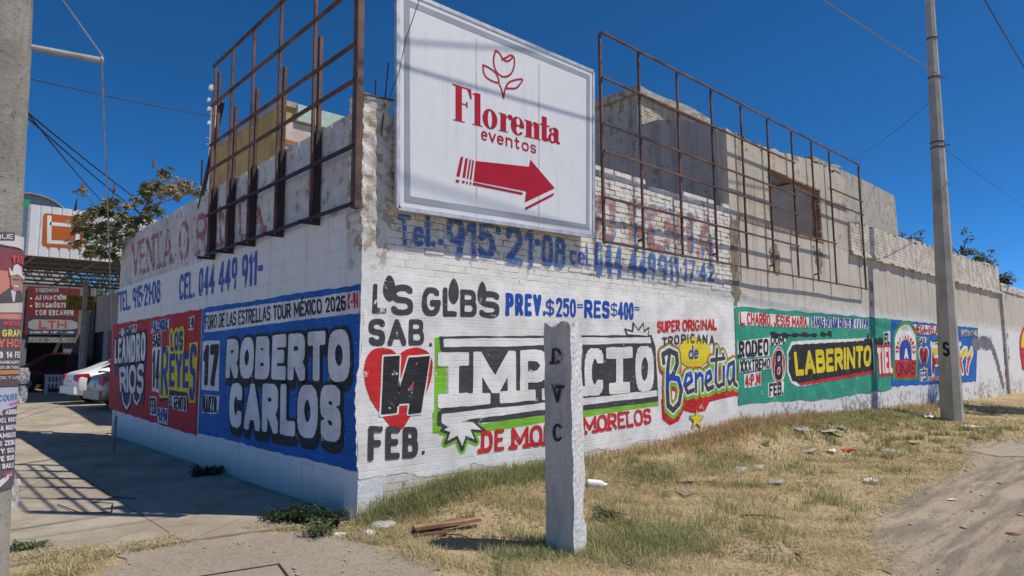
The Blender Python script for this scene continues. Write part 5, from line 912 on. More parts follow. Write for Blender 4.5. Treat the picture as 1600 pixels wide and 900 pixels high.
ns_ = root('phone_sign', 'grey strip sign with a phone number in pale digits under the red banner', 'sign', (0, YB, 2.5)); qa, qb = SB.px(44, 526), SB.px(119, 536); MB().box(qa[0], qb[0], YB - .02, YB + .05, qb[1], qa[1]).build('panel', simple((.16, .16, .16), .6), ns_); write(SB, [(47, 528), (113, 528.4), (113, 534.6), (47, 534.6)], '913 30 50', FL((.40,) * 3), ns_, .028, .18, cell=.02)
SO = plane_R(26.5); SO.kind = 'none'; osn = root('hanging_sign', 'olive yellow sign with dark lettering hanging under the canopy in front of the red banner', 'sign', (1.5, 26.5, 4)); qa, qb = SO.px(104, 461), SO.px(148, 486); MB().box(qa[0], qb[0], 26.5, 26.55, qb[1], qa[1]).build('panel', simple((.34, .27, .06), .7, 0, .15, 2), osn); MB().bar((qa[0] + .1, 26.52, qa[1]), (qa[0] + .1, 26.52, FZ0 + .04), .02).bar((qb[0] - .1, 26.52, qa[1]), (qb[0] - .1, 26.52, FZ0 + .04), .02).build('hangers', TRM, osn)
for i, tx in enumerate(('TALLER', 'SERVICIO', 'ELECTRICO')): write(SO, [(107, 463.5 + i * 7.3), (145, 464 + i * 7.3), (145, 469.5 + i * 7.3), (107, 469 + i * 7.3)], tx, FL((.10, .07, .02)), osn, .006, .18, cell=.02)
SX = 3.2; tz = hit(178, 458, 0, SX)[2]; ya = hit(176, 560, 0, SX)[1] - 2; yb_2 = hit(128, 560, 0, SX)[1]
sh_ = root('shop_building', 'long pale shop building with dark doorways under the right side of the canopy', 'building', (SX + 3, ya + 4, 0)); MB().box(SX, SX + 5, ya, ya + 26, 2.95, tz).box(SX, SX + .3, ya, ya + .6, 0, 2.95).build('walls', simple((.50, .48, .45), .8, 0, .1, 1), sh_); bay = 3.4
for i in range(7):
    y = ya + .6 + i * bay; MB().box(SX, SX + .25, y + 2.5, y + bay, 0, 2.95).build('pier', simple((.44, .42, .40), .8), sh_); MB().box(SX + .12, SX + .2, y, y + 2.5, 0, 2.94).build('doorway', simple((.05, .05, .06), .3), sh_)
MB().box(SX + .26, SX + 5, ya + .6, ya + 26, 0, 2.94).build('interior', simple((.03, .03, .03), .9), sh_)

# ------------------------------------------------------------------ parked vehicles
def ring(hw_, wr, zb, zt, zlow):
    P = [(-hw_ * .86, zlow), (-hw_ * .97, zlow + .12), (-hw_, zlow + .34), (-hw_ * .99, zb - .12), (-hw_ * .94, zb), (-wr, zt - .06 if zt > zb + .1 else zt - .01), (-wr * .8, zt), (-wr * .4, zt + .02)]
    return P + [(-a, b_) for a, b_ in P[::-1]]
def car(name, label, cat, stations, paintm, loc, heading, glass_idx, rear_glass, wheels, wr=.31, tail=None, plate=True, grp=None):
    o = root(name, label, cat, loc, grp); o.rotation_euler = (0, 0, heading); n = 16; mb = MB(); rs = [ring(*s[1:]) for s in stations]; v = []; f = []
    for s, r in zip(stations, rs): v += [(s[0], y, z) for y, z in r]
    for i in range(len(rs) - 1): f += [(i * n + k, i * n + (k + 1) % n, (i + 1) * n + (k + 1) % n, (i + 1) * n + k) for k in range(n)]
    f += [tuple(range(n))[::-1], tuple((len(rs) - 1) * n + k for k in range(n))]; mb.add(v, f); b = mb.build('body', paintm, o, local=True); b.data.polygons.foreach_set('use_smooth', [True] * len(b.data.polygons))
    md = b.modifiers.new('s', 'SUBSURF'); md.levels = 2; md.render_levels = 2
    GLS = simple((.012, .014, .017), .08, 0, .1, 2, .7)
    def pane(i, j, ka, kb, name='side_window'):
        g = MB(); A_, B_ = V3(stations[i][0], *rs[i][ka]), V3(stations[j][0], *rs[j][ka]); C_, D_ = V3(stations[j][0], *rs[j][kb]), V3(stations[i][0], *rs[i][kb]); cc = (A_ + B_ + C_ + D_) / 4; nr = np.cross(B_ - A_, D_ - A_); nr /= np.linalg.norm(nr); nr = nr if nr @ (cc - V3(cc[0], 0, .8)) > 0 else -nr
        if name != 'side_window': nr = nr if nr[2] > 0 else -nr
        q = [cc + (p - cc) * .88 + nr * .012 for p in (A_, B_, C_, D_)]; g.hexa(q, [p - nr * .05 for p in q]); g.build(name, GLS, o, local=True)
    for i, j in glass_idx: pane(i, j, 4, 5); pane(i, j, 11, 10)
    i, j = rear_glass; g = MB(); q = [V3(stations[i][0], rs[i][5][0] * .95, rs[i][5][1]), V3(stations[i][0], -rs[i][5][0] * .95, rs[i][5][1]), V3(stations[j][0], -rs[j][5][0] * .95, rs[j][5][1]), V3(stations[j][0], rs[j][5][0] * .95, rs[j][5][1])]; cc = sum(q) / 4; nr = np.cross(q[1] - q[0], q[3] - q[0]); nr /= np.linalg.norm(nr); nr = nr if nr[2] > 0 else -nr; q = [cc + (p - cc) * .9 + nr * .03 for p in q]; g.hexa(q, [p - nr * .05 for p in q]); g.build('rear_window', GLS, o, local=True)
    for x in wheels:
        for s_ in (-1, 1):
            hw_ = max(st[1] for st in stations); w = root('wheel', None, None, (0, 0, 0)); w.parent = o; tyr = MB().tube([(x, s_ * (hw_ - .20), wr), (x, s_ * (hw_ - .01), wr)], wr, 22); tyr.build('tyre', simple((.02, .02, .02), .8), w, local=True, smooth=False); MB().tube([(x, s_ * (hw_ - .03), wr), (x, s_ * (hw_ + .005), wr)], wr * .62, 16).build('rim', simple((.35, .35, .36), .35, .8), w, local=True)
    if tail:
        x0, zt, zb_, dy = tail; hw_ = stations[0][1]
        for s_ in (-1, 1):
            t = MB(); t.hexa([(x0 - .03, s_ * (hw_ * .98 - dy), zb_ + .06), (x0 + .02, s_ * (hw_ + .0), zb_), (x0 + .38, s_ * (hw_ + .085), zb_ + .08), (x0 + .3, s_ * (hw_ - .1), zb_ + .08)], [(x0 - .01, s_ * (hw_ * .96 - dy), zt - .04), (x0 + .04, s_ * (hw_ - .01), zt - .02), (x0 + .30, s_ * (hw_ + .07), zt), (x0 + .3, s_ * (hw_ - .1), zt)]); t.build('tail_light', simple((.50, .008, .012), .35, 0, .2, 6, .4), o, local=True)
        MB().box(x0 - .055, x0 + .25, -hw_ * .96, hw_ * .96, .33, .56).build('rear_bumper', paintm, o, local=True)
        if plate: MB().box(x0 - .03, x0 + .1, -.19, .19, .66, .80).build('number_plate', simple((.62, .62, .60), .5), o, local=True)
    return o
# x, half width, roof half width, belt, roof, sill   (rear first)
SED = [(-2.18, .74, .60, .78, .80, .30), (-2.10, .80, .64, .94, 1.01, .26), (-1.62, .84, .62, .97, 1.06, .22), (-1.02, .85, .57, .98, 1.42, .20), (-.2, .85, .58, .97, 1.48, .20), (.45, .85, .57, .95, 1.42, .20), (1.15, .84, .62, .93, .98, .20), (1.9, .80, .60, .80, .84, .22), (2.18, .70, .5, .62, .64, .30)]
wp = at(117, 630, 20.0); car('sedan', 'white sedan with red tail light beyond the end of the shaded wall', 'car', SED, simple((.78, .78, .78), .25, 0, .02, 1, .6), (wp[0] + 2.10, wp[1] + 1.02, gz(wp[1]) + .02), math.radians(6), [(2, 3), (3, 4), (4, 5), (5, 6)], (3, 2), (-1.35, 1.3), tail=(-2.17, .96, .70, .22))
sp = at(158, 635, 18.3); car('sedan', 'silver grey sedan half hidden by the end of the shaded wall', 'car', SED, simple((.30, .31, .33), .25, .5, .03, 1, .6), (sp[0] + 2.10, sp[1] + 1.02, gz(sp[1]) + .02), math.radians(5), [(2, 3), (3, 4), (4, 5), (5, 6)], (3, 2), (-1.35, 1.3), tail=(-2.17, .96, .70, .22))
SUV = [(-2.4, .82, .66, .9, .96, .40), (-2.3, .88, .70, 1.02, 1.12, .34), (-.95, .90, .70, 1.06, 1.15, .32), (-.7, .90, .66, 1.06, 1.70, .32), (.1, .90, .68, 1.06, 1.76, .32), (.8, .90, .66, 1.05, 1.68, .32), (1.4, .90, .72, 1.04, 1.14, .32), (2.2, .86, .66, .98, 1.04, .34), (2.45, .76, .6, .8, .84, .42)]
mv = at(44, 613, 28.5); car('pickup', 'dark maroon pickup in the shade of the canopy, seen from the side', 'car', SUV, simple((.045, .008, .012), .3, 0, .1, 1, .6), (mv[0] + 1.35, mv[1] + .95, gz(mv[1]) + .02), math.radians(182), [(3, 4), (4, 5)], (3, 2), (-1.5, 1.5), .38, tail=(-2.38, 1.04, .74, .16))
rk = at(83, 609, 27.); rkz = gz(rk[1]) + .02; ro = root('trestle', 'white painted slatted trestle standing before the maroon pickup', 'trestle', (rk[0], rk[1], rkz)); WP_ = simple((.66, .66, .64), .6)
MB().box(-.28, .28, -.25, .25, .72, .80).build('top', WP_, ro, local=True); sl = MB()
for i in range(5): sl.box(-.28 + i * .12, -.21 + i * .12, -.28, -.255, .24, .72)
sl.box(-.28, .28, -.30, -.282, .42, .50); sl.build('slats', WP_, ro, local=True)
for x in (-.27, .22):
    for y in (-.22, .2): MB().box(x, x + .05, y, y + .05, 0, .72).build('leg', WP_, ro, local=True)

# ------------------------------------------------------------------ plants
def leaf_cloud(centres, r, n, size, lobes, seed, drop=.3, flat=.6):
    """n leaves round each centre; each leaf a small folded polygon"""
    rg_ = np.random.default_rng(seed); V_, Fa = [], []
    for c in centres:
        for _ in range(n):
            d = rg_.normal(size=3); d /= np.linalg.norm(d); p = np.array(c) + d * r * rg_.uniform(.2, 1.) ** .6 * V3(1, 1, flat); nrm = d * .6 + V3(0, 0, .8) + rg_.normal(size=3) * .35; nrm /= np.linalg.norm(nrm)
            a = np.cross(nrm, rg_.normal(size=3)); a /= np.linalg.norm(a); b = np.cross(nrm, a); s = size * rg_.uniform(.6, 1.2)
            if lobes <= 1:
                k = len(V_); V_ += [p - a * s * .5, p + b * s * .22 - nrm * s * .05, p + a * s * .5 - nrm * s * drop, p - b * s * .22 - nrm * s * .05]; Fa += [(k, k + 1, k + 2), (k, k + 2, k + 3)]
            else:
                k = len(V_); V_.append(p)
                for i in range(lobes * 2): t = 2 * math.pi * i / (lobes * 2) ; q = s * (.5 if i % 2 == 0 else .20); V_.append(p + (a * math.cos(t) + b * math.sin(t)) * q - nrm * q * drop)
                Fa += [(k, k + 1 + i, k + 1 + (i + 1) % (lobes * 2)) for i in range(lobes * 2)]
    return V_, Fa
def cloud(name, parent, mat, *a, **k): v, f = leaf_cloud(*a, **k); return link(name, fast_mesh(name, v, f), mat, parent)
cp = root('castor_plant', 'straggly castor oil plant with star shaped leaves over the end of the shaded wall', 'plant', (.75, 9.6, 0)); BRK = simple((.23, .18, .11), .8, 0, .3, 10)
CG = [(132, 340), (146, 332), (160, 326), (172, 318), (184, 336), (140, 356), (152, 366), (162, 352), (176, 350), (150, 388), (166, 392), (128, 362), (196, 350), (206, 342), (172, 372), (186, 362)]
CG += [(122, 380), (142, 396), (178, 400), (192, 378), (118, 346), (206, 360)]
CG2 = [(236, 288), (246, 296), (232, 302), (252, 284), (222, 340), (240, 330), (258, 268)]; CBR = [(266, 292), (280, 284), (294, 288), (304, 296), (284, 300), (312, 300), (270, 304), (236, 318), (200, 320), (214, 312), (130, 300)]
rg_ = np.random.default_rng(11); dep = lambda p: at(p[0], p[1], 14. + rg_.uniform(-.5, .9)); cg = [dep(p) for p in CG]; cg2 = [dep(p) for p in CG2]; cb = [dep(p) for p in CBR]
stm = MB(); base = V3(.75, 9.6, 0); f_ = V3(.55, 9.5, 4.2); stm.tube([base, V3(.7, 9.5, 2.2), f_], .06, 7, .035)
hub1 = at(215, 345, 14.2); hub2 = at(205, 322, 14.3); hub3 = at(172, 352, 14.1)
for hb in (hub1, hub2): stm.tube([f_, (f_ + hb) / 2 + V3(0, 0, .1), hb], .03, 6, .02)
stm.tube([hub1, at(192, 334, 14.1), hub3, at(150, 368, 14.)], .022, 5, .012); stm.tube([hub2, at(160, 326, 14.2), at(136, 318, 14.2), at(130, 296, 14.2)], .018, 5, .008); stm.tube([hub1, at(250, 318, 14.2), at(290, 304, 14.2)], .02, 5, .01); stm.tube([hub1, at(240, 300, 14.3), at(250, 266, 14.3), at(240, 252, 14.3)], .02, 5, .006); stm.tube([at(246, 272, 14.3), at(268, 283, 14.4)], .012, 5, .006)
for q in cg + cg2 + cb:
    hb = min((hub1, hub2, hub3, at(150, 330, 14.2), at(290, 304, 14.2), at(245, 300, 14.3)), key=lambda h: np.linalg.norm(h - q)); stm.tube([hb, (hb + q) / 2 + V3(0, 0, .05), q], .009, 4, .004)
stm.build('stem', BRK, cp); cloud('foliage', cp, islands(((.07, .09, .035), (.12, .15, .06), (.19, .20, .095), (.28, .26, .14), (.34, .27, .15)), .6, .3), cg + cg2, .25, 13, .27, 7, 5, drop=.25); cloud('dry_foliage', cp, islands(((.26, .16, .06), (.38, .28, .13), (.18, .19, .08), (.30, .20, .09)), .8, .15), cb + cg[:6], .20, 18, .17, 5, 6, drop=.4)
spk = MB()
for (px, py) in ((128, 288), (178, 292), (118, 318), (240, 250), (130, 296)): c = at(px, py, 14.2); spk.tube([c - V3(0, 0, .16), c + V3(.02, 0, .12)], .03, 6, .008)
spk.build('seed_spike', simple((.20, .11, .07), .9, 0, .4, 30), cp)
def weed(name, label, c, r, n, size, cols, seed, h=.3, stems=9):
    o = root(name, label, 'plant', c); rg2 = np.random.default_rng(seed); cs = []; s_ = MB()
    for i in range(stems): t = rg2.uniform(0, 6.28); q = np.array(c) + V3(math.cos(t), math.sin(t), 0) * r * rg2.uniform(.2, 1.) + V3(0, 0, h * rg2.uniform(.35, 1.)); s_.tube([c, (np.array(c) + q) / 2 + V3(0, 0, .03), q], .005, 4, .002); cs += [q, (np.array(c) + q * 2) / 3 + V3(0, 0, .02), (np.array(c) + q) / 2]
    s_.build('stem', simple((.10, .10, .05), .8), o); cloud('foliage', o, islands(cols, .6, .15), cs, r * .35, n, size, 1, seed, drop=.2); return o
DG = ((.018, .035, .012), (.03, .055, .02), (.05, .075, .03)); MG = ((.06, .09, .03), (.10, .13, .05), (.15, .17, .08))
for i, (px, py, r, h) in enumerate(((440, 815, .24, .13), (475, 818, .22, .18), (512, 826, .18, .20))):
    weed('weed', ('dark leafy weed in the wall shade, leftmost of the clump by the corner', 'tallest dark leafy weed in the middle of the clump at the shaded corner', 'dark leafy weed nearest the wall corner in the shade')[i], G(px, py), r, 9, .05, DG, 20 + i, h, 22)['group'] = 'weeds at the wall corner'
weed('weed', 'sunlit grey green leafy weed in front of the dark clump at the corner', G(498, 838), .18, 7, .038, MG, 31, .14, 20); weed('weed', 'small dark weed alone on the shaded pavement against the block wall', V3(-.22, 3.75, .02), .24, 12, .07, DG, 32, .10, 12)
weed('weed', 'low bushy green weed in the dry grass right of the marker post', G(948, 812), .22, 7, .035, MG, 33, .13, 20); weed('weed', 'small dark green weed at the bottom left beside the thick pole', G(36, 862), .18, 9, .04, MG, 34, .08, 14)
def tree(name, label, base, h, r, seed, cols, n=60, leaf=.2, per=36, cat='tree', flat=.8):
    o = root(name, label, cat, base); rg2 = np.random.default_rng(seed); t = MB(); top = np.array(base) + V3(0, 0, h - r * .7); t.tube([base, (np.array(base) + top) / 2 + V3(.1, .05, 0), top], .13, 8, .05); cs = []
    for i in range(n): d = rg2.normal(size=3); d /= np.linalg.norm(d); q = np.array(base) + V3(0, 0, h - r) + d * r * rg2.uniform(.35, 1.) * V3(1, 1, flat); cs.append(q)
    for q in cs[:: 3]: t.tube([top - V3(0, 0, r * .5), (top + q) / 2, q], .035, 5, .008)
    t.build('trunk', BRK, o); cloud('crown', o, islands(cols, .6, .2), cs, r * .24, per, leaf, 1, seed); return o
OG = ((.05, .07, .025), (.09, .12, .04), (.14, .15, .06), (.20, .19, .09))
for i, (px, py, d, h, r, lab) in enumerate(((1412, 372, 28, 0, 1.0, 'low green bush behind the parapet just left of the right-hand pole'), (1502, 384, 27, 0, 1.15, 'sparse green treetop behind the brick parapet just right of the pole'), (1528, 400, 29, 0, .7, 'small thin treetop beyond the pole near the parapet end'))):
    c = at(px, py, d); tree('tree', lab, (c[0], c[1], 0), c[2] + r * .7, r, 50 + i, OG, 22, .16, 22)['group'] = 'trees behind the parapet'
weed('weed', 'yellowish tuft growing on the parapet end beside the brick pier', hit(1567, 448, 1, .15), .5, 12, .16, ((.12, .12, .03), (.2, .18, .05), (.08, .10, .03)), 61, .55, 14)
c = at(152, 470, 38); tree('tree', 'dark leafy tree seen through the gap under the right end of the canopy', (c[0], c[1], 0), 8.8, 3.6, 75, OG, 70, .3, 40)
tree('tree', 'leafy roadside tree just outside the right edge, shading the ground by the pole', (22.3, -4.6, 0), 9., 1.9, 70, OG, 90, .24, 40)

# grass: uncountable, built as a few masses of single blades
RE = np.array(road_edge); RE = RE[np.argsort(RE[:, 0])]
def on_verge(x, y): return (y > np.interp(x, RE[:, 0], RE[:, 1]) + .05) & (y < -.03) & (x > -.05 + .25 * np.sin(y * 3)) 
def vnoise(x, y, f, seed):
    r = np.random.default_rng(seed); s = 0
    for k in range(6): a = r.normal(size=2) * f * (1 + .6 * k); s = s + np.sin(x * a[0] + y * a[1] + r.uniform(0, 6.3)) / (1 + .4 * k)
    return s
def sample(n, x0, x1, y0, y1, prob, seed):
    r = np.random.default_rng(seed); X, Y = [], []; got = 0
    for _ in range(60):
        x = x0 + (x1 - x0) * r.random(n) ; y = r.uniform(y0, y1, n); d2 = (x - CAM[0]) ** 2 + (y - CAM[1]) ** 2; k = r.random(n) < np.clip(prob(x, y), 0, 1) * np.clip(22 / d2, 0, 1); X.append(x[k]); Y.append(y[k]); got += k.sum()
        if got > n: break
    return np.concatenate(X)[:n], np.concatenate(Y)[:n]
def blades(name, label, x, y, h, w, lean, cols, seed, tall=None):
    r = np.random.default_rng(seed); n = len(x); z = ground_h(x, y); d = np.sqrt((x - CAM[0]) ** 2 + (y - CAM[1]) ** 2); hh = h * r.uniform(.35, 1.1, n) * (1 if tall is None else tall); ww = w * np.clip(d / 5, .8, 3.5) * r.uniform(.7, 1.3, n)
    t = r.uniform(0, 6.283, n); ln = lean * r.uniform(.2, 1.2, n); dx, dy = np.cos(t), np.sin(t); t2 = t + np.pi / 2 + r.uniform(-.6, .6, n); wx, wy = np.cos(t2) * ww / 2, np.sin(t2) * ww / 2
    B = np.stack([x, y, z - .005], 1); M_ = np.stack([x + dx * hh * ln * .35, y + dy * hh * ln * .35, z + hh * .55 / np.sqrt(1 + ln ** 2 * .3)], 1); T = np.stack([x + dx * hh * ln, y + dy * hh * ln, z + hh / np.sqrt(1 + ln ** 2)], 1); W = np.stack([wx, wy, 0 * wx], 1)
    v = np.stack([B - W, B + W, M_ - W * .8, M_ + W * .8, T], 1).reshape(-1, 3); k = np.arange(n)[:, None, None] * 5; f = (k + np.array([[0, 1, 3], [0, 3, 2], [2, 3, 4]])[None]).reshape(-1, 3)
    o = link(name, fast_mesh(name, v, f), islands(cols, .8, .3)); tag(o, label, 'grass', kind='stuff'); return o
STRAW = ((.66, .51, .28), (.76, .63, .38), (.55, .42, .23), (.80, .70, .49), (.46, .36, .20), (.60, .54, .30)); GRN = ((.17, .21, .08), (.25, .29, .12), (.40, .39, .19), (.54, .48, .27), (.21, .25, .10)); BRN = ((.38, .24, .13), (.50, .35, .19), (.60, .46, .27), (.32, .22, .13))
x, y = sample(150000, -.4, 30, -4., 0, lambda x, y: on_verge(x, y) * np.maximum(.07, .36 + .40 * vnoise(x, y, 1.9, 1)), 1); blades('dry_grass', 'flattened dry straw covering the verge between wall and road', x, y, .075, .0042, 2.6, STRAW, 2)
gb = lambda x, y, cx, cy, sx, sy: np.exp(-((x - cx) / sx) ** 2 - ((y - cy) / sy) ** 2)
c1, c2, c3, c4, c5 = G(620, 800), G(740, 770), G(880, 862), G(1020, 845), G(830, 760)
gr = lambda x, y: on_verge(x, y) * (1.3 * gb(x, y, .45, -.22, .45, .22) + 1.4 * gb(x, y, 1.2, -.2, .6, .25) + 1.1 * gb(x, y, 2.2, -.2, .8, .2) + .9 * gb(x, y, c3[0] - .1, c3[1] + .1, .5, .22) + .8 * gb(x, y, c4[0], c4[1], .5, .35) + .7 * gb(x, y, 3.6, -.9, .4, .3) + 1.2 * gb(x, y, 13., -.5, 3., .5) + .35 * gb(x, y, 5.2, -1.1, .8, .3) + .10 * (vnoise(x, y, 1.7, 3) > .7))
x, y = sample(38000, -.2, 22, -4., 0, gr, 4); nw = np.exp(-(y / .35) ** 2) * (x < 4); blades('green_grass', 'green and fading grass tufts along the wall foot and round the marker post', x, y, .15, .0045, 1.0, GRN, 5, .75 + .85 * nw)
br = lambda x, y: on_verge(x, y) * (1.2 * gb(x, y, 7., -.25, 1.6, .3) + .8 * gb(x, y, 9.5, -.25, 1.5, .25) + .3 * gb(x, y, 4.6, -.15, 1.6, .2) + .5 * gb(x, y, 17, -.3, 3, .4))
x, y = sample(7000, 2, 22, -2., 0, br, 6); blades('brown_grass', 'brown dead grass standing along the far wall foot', x, y, .20, .005, .9, BRN, 7)
x, y = sample(7000, -.3, 26, -3.6, 0, lambda x, y: on_verge(x, y) * np.maximum(.05, .35 + .35 * vnoise(x, y, 1.1, 9)), 13); blades('leaf_litter', 'flat brown and grey bits of dead leaf and chaff on the verge', x, y, .028, .014, 5., ((.22, .14, .08), (.34, .24, .14), (.45, .38, .30), (.16, .11, .07), (.62, .56, .47)), 14)
r_ = np.random.default_rng(91); cx_ = r_.uniform(.2, 14, 150); cy_ = r_.uniform(-3., -.1, 150); kk = on_verge(cx_, cy_); cx_, cy_ = cx_[kk], cy_[kk]; i_ = r_.integers(0, len(cx_), 9000); sg_ = (.035 + .05 * r_.random(len(cx_)))[i_]
x, y = cx_[i_] + r_.normal(size=9000) * sg_, cy_[i_] + r_.normal(size=9000) * sg_; blades('grass_clumps', 'separate standing clumps of half dry grass scattered over the verge', x, y, .15, .0042, .9, GRN + STRAW[:2], 15)
def strip(pts, n, wd, seed):
    r = np.random.default_rng(seed); P = np.array([G(*p)[:2] for p in pts]); i = r.integers(0, len(P) - 1, n); t = r.random(n)[:, None]; q = P[i] * (1 - t) + P[i + 1] * t + r.normal(size=(n, 2)) * wd; return q[:, 0], q[:, 1]
x, y = strip([(385, 829), (440, 826), (500, 830), (560, 842), (600, 850)], 2600, .05, 1); blades('edge_grass', 'yellow green grass line along the pavement edge by the corner', x, y, .06, .0045, 1.6, STRAW + GRN, 8)
x, y = strip([(30, 872), (80, 872), (140, 862), (110, 895), (50, 898), (200, 858), (280, 845)], 6000, .09, 2); blades('edge_grass', 'dry yellow grass patch at the bottom left beside the thick pole', x, y, .07, .0045, 2., STRAW + STRAW + GRN, 9)
x, y = strip([(565, 826), (600, 835), (640, 850), (660, 872), (760, 890), (900, 895)], 5200, .10, 3); blades('edge_grass', 'dry grass fringe along the gravel apron', x, y, .08, .0045, 1.8, STRAW + STRAW + GRN, 10)

x, y = strip([(1390, 896), (1336, 842), (1352, 808), (1432, 760), (1500, 728), (1504, 702)], 5200, .11, 4); blades('edge_grass', 'thin dry grass fringe along the dirt road edge', x, y, .06, .0042, 2.2, STRAW, 12)

# ------------------------------------------------------------------ litter and loose things on the ground
def slab_at(name, label, cat, px, py, sx, sy, sz, rot, mat, seed, tilt=(0, 0), jit=.006, n=(5, 4, 1), lift=.0):
    c = G(px, py); me = subdiv_box(-sx / 2, sx / 2, -sy / 2, sy / 2, 0, sz, n); jitter(me, jit, 11 if sx < .4 else 5, seed); o = link(name, me, mat); o.location = (c[0], c[1], c[2] + lift); o.rotation_euler = (math.radians(tilt[0]), math.radians(tilt[1]), math.radians(rot)); return tag(o, label, cat)
WD = lambda c: simple(c, .75, 0, .35, 4, .3, .5, 18); w1, w2 = WD((.36, .21, .11)), WD((.22, .11, .06))
def plank(p0, p1, w, t, lift, mat, label, seed):
    a, b_ = G(*p0), G(*p1); L = np.linalg.norm((b_ - a)[:2]); me = subdiv_box(-L / 2, L / 2, -w / 2, w / 2, 0, t, (14, 3, 1)); r = np.random.default_rng(seed)
    for v in me.vertices:
        if abs(v.co.x) > L * .49: v.co.x += r.uniform(-.025, .02)
    jitter(me, .003, 9, seed); o = link('plank', me, mat); c = (a + b_) / 2; o.location = (c[0], c[1], c[2] + lift); o.rotation_euler = (0, math.radians(-2), math.atan2(b_[1] - a[1], b_[0] - a[0])); return tag(o, label, 'plank')
plank((650, 838), (750, 823), .085, .03, .055, w1, 'light brown broken plank on top of the small plank heap by the corner', 1); plank((648, 835), (722, 818), .09, .028, .025, w2, 'reddish brown plank lying behind the light one in the plank heap', 2); plank((645, 843), (700, 836), .05, .025, .012, w2, 'dark splintered short plank lowest in the plank heap', 3)
bt = G(925, 765); bo = root('plastic_bottle', 'white plastic bottle lying in the grass right of the marker post', 'bottle', bt); d_ = V3(.80, -.55, -.12); d_ /= np.linalg.norm(d_); c0 = bt + V3(-.05, .03, .075); prof_ = [(0, .02), (.01, .048), (.15, .050), (.19, .038), (.21, .02)]; bm_ = MB(); WB_ = simple((.78, .78, .78), .35, 0, .03)
for (s0, r0), (s1, r1_) in zip(prof_[:-1], prof_[1:]): bm_.tube([c0 + d_ * s0, c0 + d_ * s1], r0, 16, r1_, cap=(s0 == 0))
bm_.build('body', WB_, bo, smooth=True); MB().tube([c0 + d_ * .205, c0 + d_ * .235], .022, 12).build('cap', WB_, bo)
def crumple(name, label, cat, px, py, s, mat, seed, hgt=.5):
    import bmesh
    bm = bmesh.new(); bmesh.ops.create_icosphere(bm, subdivisions=3, radius=1.); r = np.random.default_rng(seed); A_ = r.normal(size=(5, 3)) * 2.2; ph = r.uniform(0, 6.3, 5); st_ = r.uniform(.7, 1.3, 3)
    for v in bm.verts: p = np.array(v.co); k = 1 + .22 * sum(abs(math.sin(float(A_[i] @ p) + ph[i])) for i in range(5)) - .5; v.co = p * k * st_ * V3(1, 1, hgt) * s
    me = D.meshes.new(name); bm.to_mesh(me); bm.free(); c = G(px, py); o = link(name, me, mat); o.location = (c[0], c[1], c[2] + s * hgt * .35); o.rotation_euler = (0, 0, seed * 1.3); return tag(o, label, cat)
def sheet_litter(name, label, cat, px, py, s_, mat, seed):
    r = np.random.default_rng(seed + 100); n = 13; c = G(px, py); V_ = []; th = r.uniform(0, 6.3); asp = r.uniform(.45, 1.)
    fold = [(r.normal(size=2) * r.uniform(1.5, 4), r.uniform(0, 6.3), r.uniform(.4, 1)) for _ in range(5)]; cut = r.normal(size=(3, 2)); cut /= np.linalg.norm(cut, axis=1)[:, None]
    for i in range(n):
        for j in range(n):
            q = np.array([2 * i / (n - 1) - 1, 2 * j / (n - 1) - 1])
            for k in cut: d = q @ k; q = q - k * max(0, d - .75)
            h = sum(abs(math.sin(float(q @ w) + ph)) * am for w, ph, am in fold) / 3; q = q * (1 - .18 * h) + r.normal(size=2) * .03
            x, y = q[0] * s_, q[1] * s_ * asp; V_.append((c[0] + x * math.cos(th) - y * math.sin(th), c[1] + x * math.sin(th) + y * math.cos(th), c[2] + .012 + h * s_ * .32))
    m_ = MB().add(V_, [(i * n + j, (i + 1) * n + j, (i + 1) * n + j + 1, i * n + j + 1) for i in range(n - 1) for j in range(n - 1)]).mesh(name); return tag(link(name, m_, mat), label, cat)
PW, PG, PR_, TN = simple((.80, .79, .76), .6), simple((.46, .44, .41), .8, 0, .3, 12), simple((.68, .03, .02), .6), simple((.46, .36, .26), .8, 0, .3, 10)
crumple('rubble_lump', 'pale plaster rubble lump at the foot of the wall corner', 'rubble', 598, 826, .11, simple((.42, .39, .35), .9, 0, .35, 20, bmp=.6), 1, .45); crumple('rubble_lump', 'small whitish stone beside the corner rubble', 'rubble', 578, 838, .06, simple((.5, .47, .42), .9, 0, .3, 20), 2, .5); crumple('rubble_lump', 'tiny white stone left of the corner rubble', 'rubble', 531, 838, .04, PW, 3, .6)
sheet_litter('red_rag', 'crumpled bright red rag in the litter in front of the green advert', 'rag', 1329, 707, .17, PR_, 4)
for i, (px, py, s, m_, lab) in enumerate(((1297, 678, .24, PG, 'grey crumpled cement bag in front of the green advert, leftmost'), (1316, 672, .20, PG, 'smaller grey crumpled bag touching the first one'), (1250, 676, .22, simple((.42, .40, .38), .9, 0, .4, 10), 'broken plaster heap at the wall foot below the green advert'), (1300, 708, .16, PW, 'whitish crumpled paper left of the red rag'), (1352, 712, .12, PW, 'small white paper just right of the red rag'), (1390, 708, .16, PG, 'grey plastic lump right of the red rag'), (1362, 755, .13, PW, 'white torn paper nearest the dirt road'), (1487, 783, .055, PW, 'small white scrap of paper lying on the dirt road'), (1378, 672, .14, PW, 'white paper scrap in the green grass'), (1425, 694, .17, TN, 'tan wrapper near the road edge'), (1258, 757, .12, simple((.55, .33, .27), .8, 0, .3, 10), 'pinkish wrapper lying in the dry grass'), (1450, 655, .3, PW, 'pale sheet lying at the foot of the right-hand pole'), (1525, 672, .3, PW, 'white sheet right of the pole foot'), (1374, 808, .08, TN, 'yellowish scrap at the road edge'))):
    sheet_litter('litter', lab, 'litter', px, py, s * .95, m_, 10 + i)
